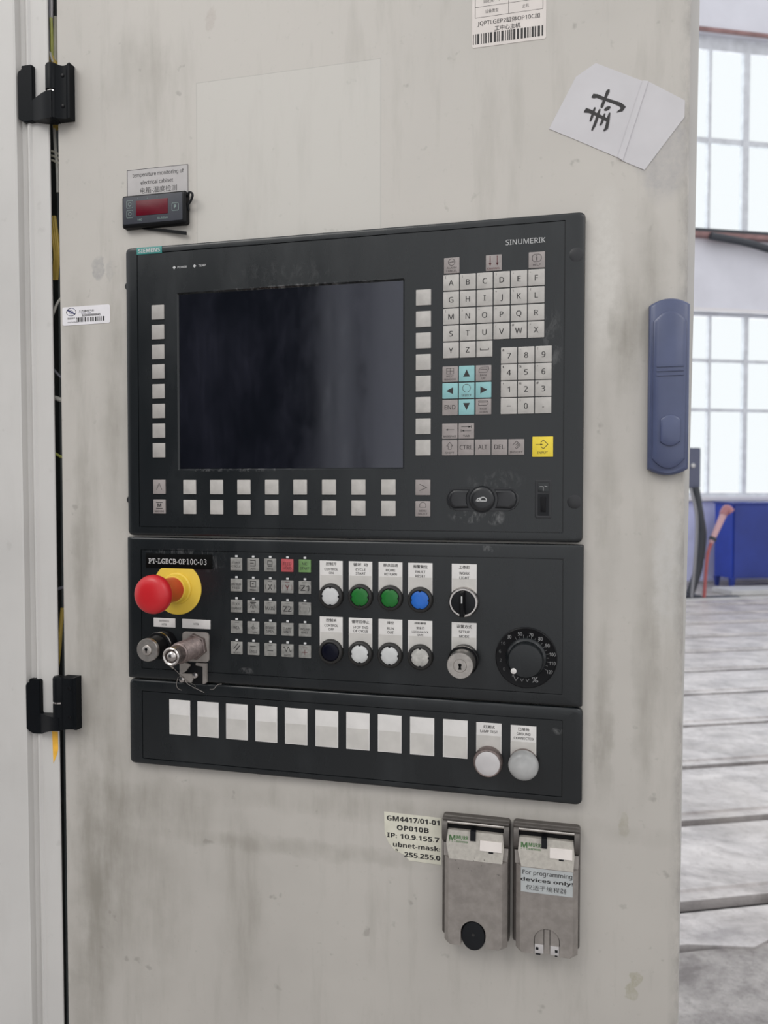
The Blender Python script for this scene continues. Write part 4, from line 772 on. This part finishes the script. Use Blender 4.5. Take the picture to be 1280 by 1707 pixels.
# torn network sticker
ist = obj('network_sticker', MB().prism([(287.2, 591), (346.8, 591.8), (346.9, 639.6), (313.6, 639), (309, 634), (303, 631.4), (299.6, 631), (296.4, 628), (291.8, 622.6), (289.6, 617.4), (287.6, 613)], -8, -7.7), m_stk2, label='torn yellowed network address sticker left of the socket covers', cat='sticker', smooth=None)
m = MB(); text(m, 'GM4417/01-01', 317.4, 597, 5.2, 54.5, P, .028); text(m, 'OP010B', 317.2, 606, 5.2, 33, P, .028); text(m, 'IP: 10.9.155.7', 317.4, 614.6, 5.0, 54, P, .028); text(m, 'ubnet-mask:', 321, 623.6, 5.0, 48.5, P, .028); text(m, '255.255.0', 327, 633, 5.0, 37, P, .028); text(m, '5', 300.6, 629.4, 2.0, 2.6, P, .02)
obj('print', m, m_ink, ist, smooth=None)
# calligraphy paper, taped at an angle: corners and folds
m = MB()
pp = [(447.7, -82.5), (472, -128), (490, -138.6), (532, -117), (537, -116), (569, -95), (568.8, -80), (551, -57), (534.6, -35.6), (515, -45.8), (509.8, -49.8), (470, -71)]
front = lambda x, d: -7.4+(.9 if abs((x-535)*.86+(d+113)*-.34+18) < 0 else 0)
m.prism(pp[:4]+pp[9:], -8, -7.5); m.prism([pp[3], pp[4], pp[9]+(0,)] if False else [pp[3], pp[4], (515, -45.8), (510.5, -49.4)], -8, -6.6); m.prism([pp[4]]+pp[5:9]+[pp[9]], -8, -7.4)
pa = obj('paper_seal', m, simple('white_paper', (.56, .545, .56), .6, .03, 30), label='tilted white paper seal with one brushed black character near the door\'s top right', cat='paper', smooth=None)
def cpx(x, y):      # measured on the crop of the paper, in the plane of the door
    px, py = 900+x/4.923, 90+y/4.923
    dr = _f+_r*((px-640)/F_PX)-_u*((py-853.5)/F_PX); t = (.0073-CAM.y)/dr.y; w = CAM+dr*t; return (w.x*1000, (ZT-w.z)*1000)
m = MB()
SK = [0]
def stroke(pts):
    SK[0] += 1; z = -7.3+.03*SK[0]
    L = [cpx(x, y) for x, y, _ in pts]; Wd = [w*.13 for _, _, w in pts]; n = len(L); l_, r_ = [], []
    for i in range(n):
        a = L[max(i-1, 0)]; b = L[min(i+1, n-1)]; q = math.hypot(b[0]-a[0], b[1]-a[1]); nx, ny = -(b[1]-a[1])/q, (b[0]-a[0])/q
        l_.append((L[i][0]+nx*Wd[i]/2, L[i][1]+ny*Wd[i]/2, z)); r_.append((L[i][0]-nx*Wd[i]/2, L[i][1]-ny*Wd[i]/2, z))
    m.add(l_+r_, [(i, i+1, n+i+1, n+i) for i in range(n-1)])
stroke([(424, 356, 8), (440, 345, 34), (470, 345, 26), (530, 370, 22), (600, 392, 22), (660, 415, 28), (685, 440, 34), (670, 458, 26), (630, 478, 5)])
stroke([(568, 290, 8), (558, 305, 26), (540, 350, 20), (525, 385, 20), (508, 430, 22), (502, 442, 10)])
stroke([(578, 434, 10), (562, 442, 26), (540, 454, 24), (526, 462, 8)])
stroke([(362, 478, 8), (380, 462, 34), (410, 470, 26), (450, 490, 20), (500, 515, 22), (560, 545, 22)])
stroke([(452, 438, 10), (440, 470, 18), (425, 520, 18), (412, 552, 12)])
stroke([(492, 452, 10), (478, 490, 20), (462, 545, 20), (445, 590, 20), (425, 628, 10)])
stroke([(532, 488, 10), (522, 520, 16), (508, 560, 18), (494, 586, 12)])
stroke([(572, 482, 10), (562, 520, 20), (556, 560, 22), (545, 610, 24), (522, 632, 10)])
obj('character', m, m_ink, pa, smooth=None)
# ------------------------------------------------------------------ the two socket covers under the panels
def port(x0, x1, d0, d1, label, second):
    w = thing('socket_cover', PW(((x0+x1)/2, d1, -8)), label, 'socket cover', 'metal socket covers under the control panels')
    obj('frame', MB().loft([ring(x0, d0, x1, d1-3, 3, -8), ring(x0, d0, x1, d1-3, 3, -1), ring(x0+1.4, d0+1.4, x1-1.4, d1-4.4, 2.4, .4)]), m_frm, w)
    obj('recess', MB().rplate(x0+4, d0+7, x1-4, d0+34, 1, .2, .6, 0), m_black, w)
    obj('hinge_rod', MB().tube([(x0+4.6, d0+5, 3), (x1-4.6, d0+5, 3)], 1.6, 12), m_silver, w)
    obj('top_bar', MB().rplate(x0+.5, d0+.3, x1-.5, d0+3, 1.2, .3, 5, .8), m_frm, w)
    for xx in (x0+3.2, x1-3.2): obj('hinge_ear', MB().loft([[(xx+s, d0+14+9*math.cos(a*.524)*(1.3), 1+7*max(0, math.sin(a*.524))) for a in range(0, 7)]+[(xx+s, d0+2.4, 0.2)] for s in (-2.4, 2.4)]), m_frm, w, smooth=50)
    xa, xb = x0+6.2, x1-6.4; dn = d0+12; dc = d0+37; de = d1-1
    top = MB().loft([[(xa, dn, .6), (xb, dn, .6), (xb, dn, 5), (xa, dn, 5)], [(xa-1, dn+12, .6), (xb+1, dn+12, .6), (xb+1, dn+12, 9), (xa-1, dn+12, 9)], [(xa+2.4, dc, .6), (xb, dc, .6), (xb, dc, 13), (xa+2.4, dc, 13)]])
    f_ = obj('flap_head', top, simple('lit_cast_metal', (.40, .375, .335), .5, .1, 260, .15), w, smooth=None)  # same cast metal, lightened in colour as the light-catching tilted part
    cx = (x0+x1)/2+(-.8 if not second else 1.4); ar = 12.2; ad = d1-14.5
    a1 = [(cx+ar*math.cos(math.radians(180+a)), ad+ar*math.sin(math.radians(180+a))) for a in range(0, 181, 15)]
    def prof(i, p, e=0): return [(xa+2-8*i, dc), (xb+8*i, dc), (xb+8*i, de-4+4*(i>.5)*.6), (xb+8*i-3, de), (cx+ar-e, de)]+[(cx+(q[0]-cx)*(1-e/ar), q[1]+e*.5) for q in reversed(a1)]+[(cx-ar+e, de), (xa-8*i+4, de), (xa-8*i+2, de-2)]
    m = MB(); R = [[(x, d, p) for x, d in prof(i, p)] for i, p in ((.58, .6), (.58, 7.5), (.38, 10), (.0, 13))]
    m.loft(R); obj('flap', m, m_cast, w, smooth=30)
    obj('flap_shoulder', MB().loft([[(xa-4.5, d0+26, .6), (xb+5, d0+26, .6), (xb+5, d0+26, 3), (xa-4.5, d0+26, 3)], [(xa-4, dc+.1, .6), (xb+5, dc+.1, .6), (xb+4.5, dc+.1, 7), (xa-3.6, dc+.1, 7)]]), m_cast, w, smooth=None)
    obj('slot', MB().box((x0+x1)/2-4.6, (x0+x1)/2+.6, d0+10, d0+19.6, 4, 8.6), m_rubber, w, smooth=None)
    def fp(d): return 5+(d-dn)/12*4 if d < dn+12 else 9+(d-dn-12)/13*4
    gm = MB()
    gx0 = xa+1.2; 
    for r_ in range(1):
        text(gm, 'M', gx0+3.6, dn+6.6, 4.4, 6, 7.7, .05); text(gm, 'MURR', gx0+13.6, dn+6, 3.4, 11.4, 7.7, .05); text(gm, 'ELEKTRONIK', gx0+13.6, dn+9.6, 1.6, 11.4, 8.5, .03); text(gm, '. . .', gx0+3.6, dn+9.8, .9, 6, 8.6, .05)
    gm.v = [(a, b, fp(b)+.12) for a, b, c in gm.v]
    obj('maker_print', gm, m_grn, f_, smooth=None)
    obj('marker_card', MB().loft([[(xb-22, dn+6.4, fp(dn+6.4)+q), (xb-1, dn+6.4, fp(dn+6.4)+q), (xb-1, dn+15.2, fp(dn+15.2)+q), (xb-22, dn+15.2, fp(dn+15.2)+q)] for q in (.1, .9)]), m_stk, f_, smooth=None)
    obj('card_notch', MB().box(xb-13.4, xb-9, dn+15.4, dn+17, fp(dn+16), fp(dn+16)+.5), m_rubber, f_, smooth=None)
    sp = random.Random(5 if second else 2); sm = MB()
    for k in range(9 if not second else 4):
        a, b, r = sp.uniform(xa+8, xb-3), sp.uniform(dn+17, dc+12), sp.uniform(.25, .6); pz = fp(b)+.06 if b < dc else 13.06
        poly(sm, [(q[0], q[1]) for q in arc(a, b, r, 0, 300, 5)], pz)
    sm.v = [(a, b, (fp(b)+.25 if b < dc else 13.1)) for a, b, c in sm.v]
    obj('specks', sm, m_pit, w, smooth=None)
    if not second:
        obj('rubber_plug', MB().loft([[(cx+(r)*math.cos(2*math.pi*i/40), ad+3.2+(r+3.0)*math.sin(2*math.pi*i/40), p) for i in range(40)] for r, p in ((11.9, .5), (11.9, 10.5), (11, 11.8), (9.5, 12))]), m_rubber, w, label='black oval rubber plug')
        obj('plug_hole', MB().lathe(cx, ad+2, [(1.5, 11.9), (1.5, 12.15)], 16), m_pit, w)
    else:
        lt_ = obj('latch_insert', MB().prism([(cx-2.6, de-1)]+[(cx-2.6, ad-11.4), (cx+2.6, ad-11.4), (cx+2.6, de-1)], .6, 12.4), m_cast, w, bev=.0003)
        L = [(cx+11.6*math.cos(math.radians(a)), ad+11.6*math.sin(math.radians(a))) for a in range(180, 256, 12)]
        obj('latch_wing', MB().prism([(cx-3.1, ad-11.2), (cx-3.1, de-1)]+[(cx-11.6, de-1)]+L, .6, 12), m_cast, w)
        Rr = [(2*cx-x, y) for x, y in L]
        obj('latch_wing', MB().prism([(cx+3.1, ad-11.2), (cx+3.1, de-1)]+[(cx+11.6, de-1)]+Rr, .6, 12), m_cast, w)
        obj('latch_tab', MB().rplate(cx-11.3, de-9.5, cx-3.2, de-1, .3, 11.5, 12.9, .2), m_stkc, w)
        obj('latch_tab', MB().rplate(cx+3.4, de-9.5, cx+11.3, de-1, .3, 11.5, 12.7, .2), m_stkc, w)
        obj('latch_holes', MB().box(cx-10.4, cx-7.8, de-7, de-4.4, 12.8, 13).box(cx+7.6, cx+10.2, de-6.4, de-3.8, 12.6, 12.9).box(cx-10.4, cx-6, de-.6, de+1.6, 6, 11).box(cx+7.4, cx+10, de-.6, de+1.2, 6, 11), m_rubber, w, smooth=None)
        q = obj('notice_film', MB().rplate(xa+2.2, dc+.6, xb-.4, dc+24.4, .3, 13, 13.2, 0), m_ltb, w, smooth=None, label='pale film notice for programming devices only')
        m = MB(); text(m, 'For programming', (xa+xb)/2+1.4, dc+5.6, 5.4, 46, 13.25, .01); text(m, 'devices only!', (xa+xb)/2+.8, dc+12.4, 4.6, 48.4, 13.25, .03); text(m, '仅适于编程器', (xa+xb)/2+.4, dc+19.4, 5.2, 38, 13.25, .0)
        obj('print', m, m_ink, q, smooth=None)
port(349, 415.8, 584.6, 708, 'left metal socket cover with a black plug in its bottom notch', False)
port(418.8, 482.4, 584.2, 706, 'right metal socket cover carrying a programming notice', True)
bpy.data.scenes.remove(TS)
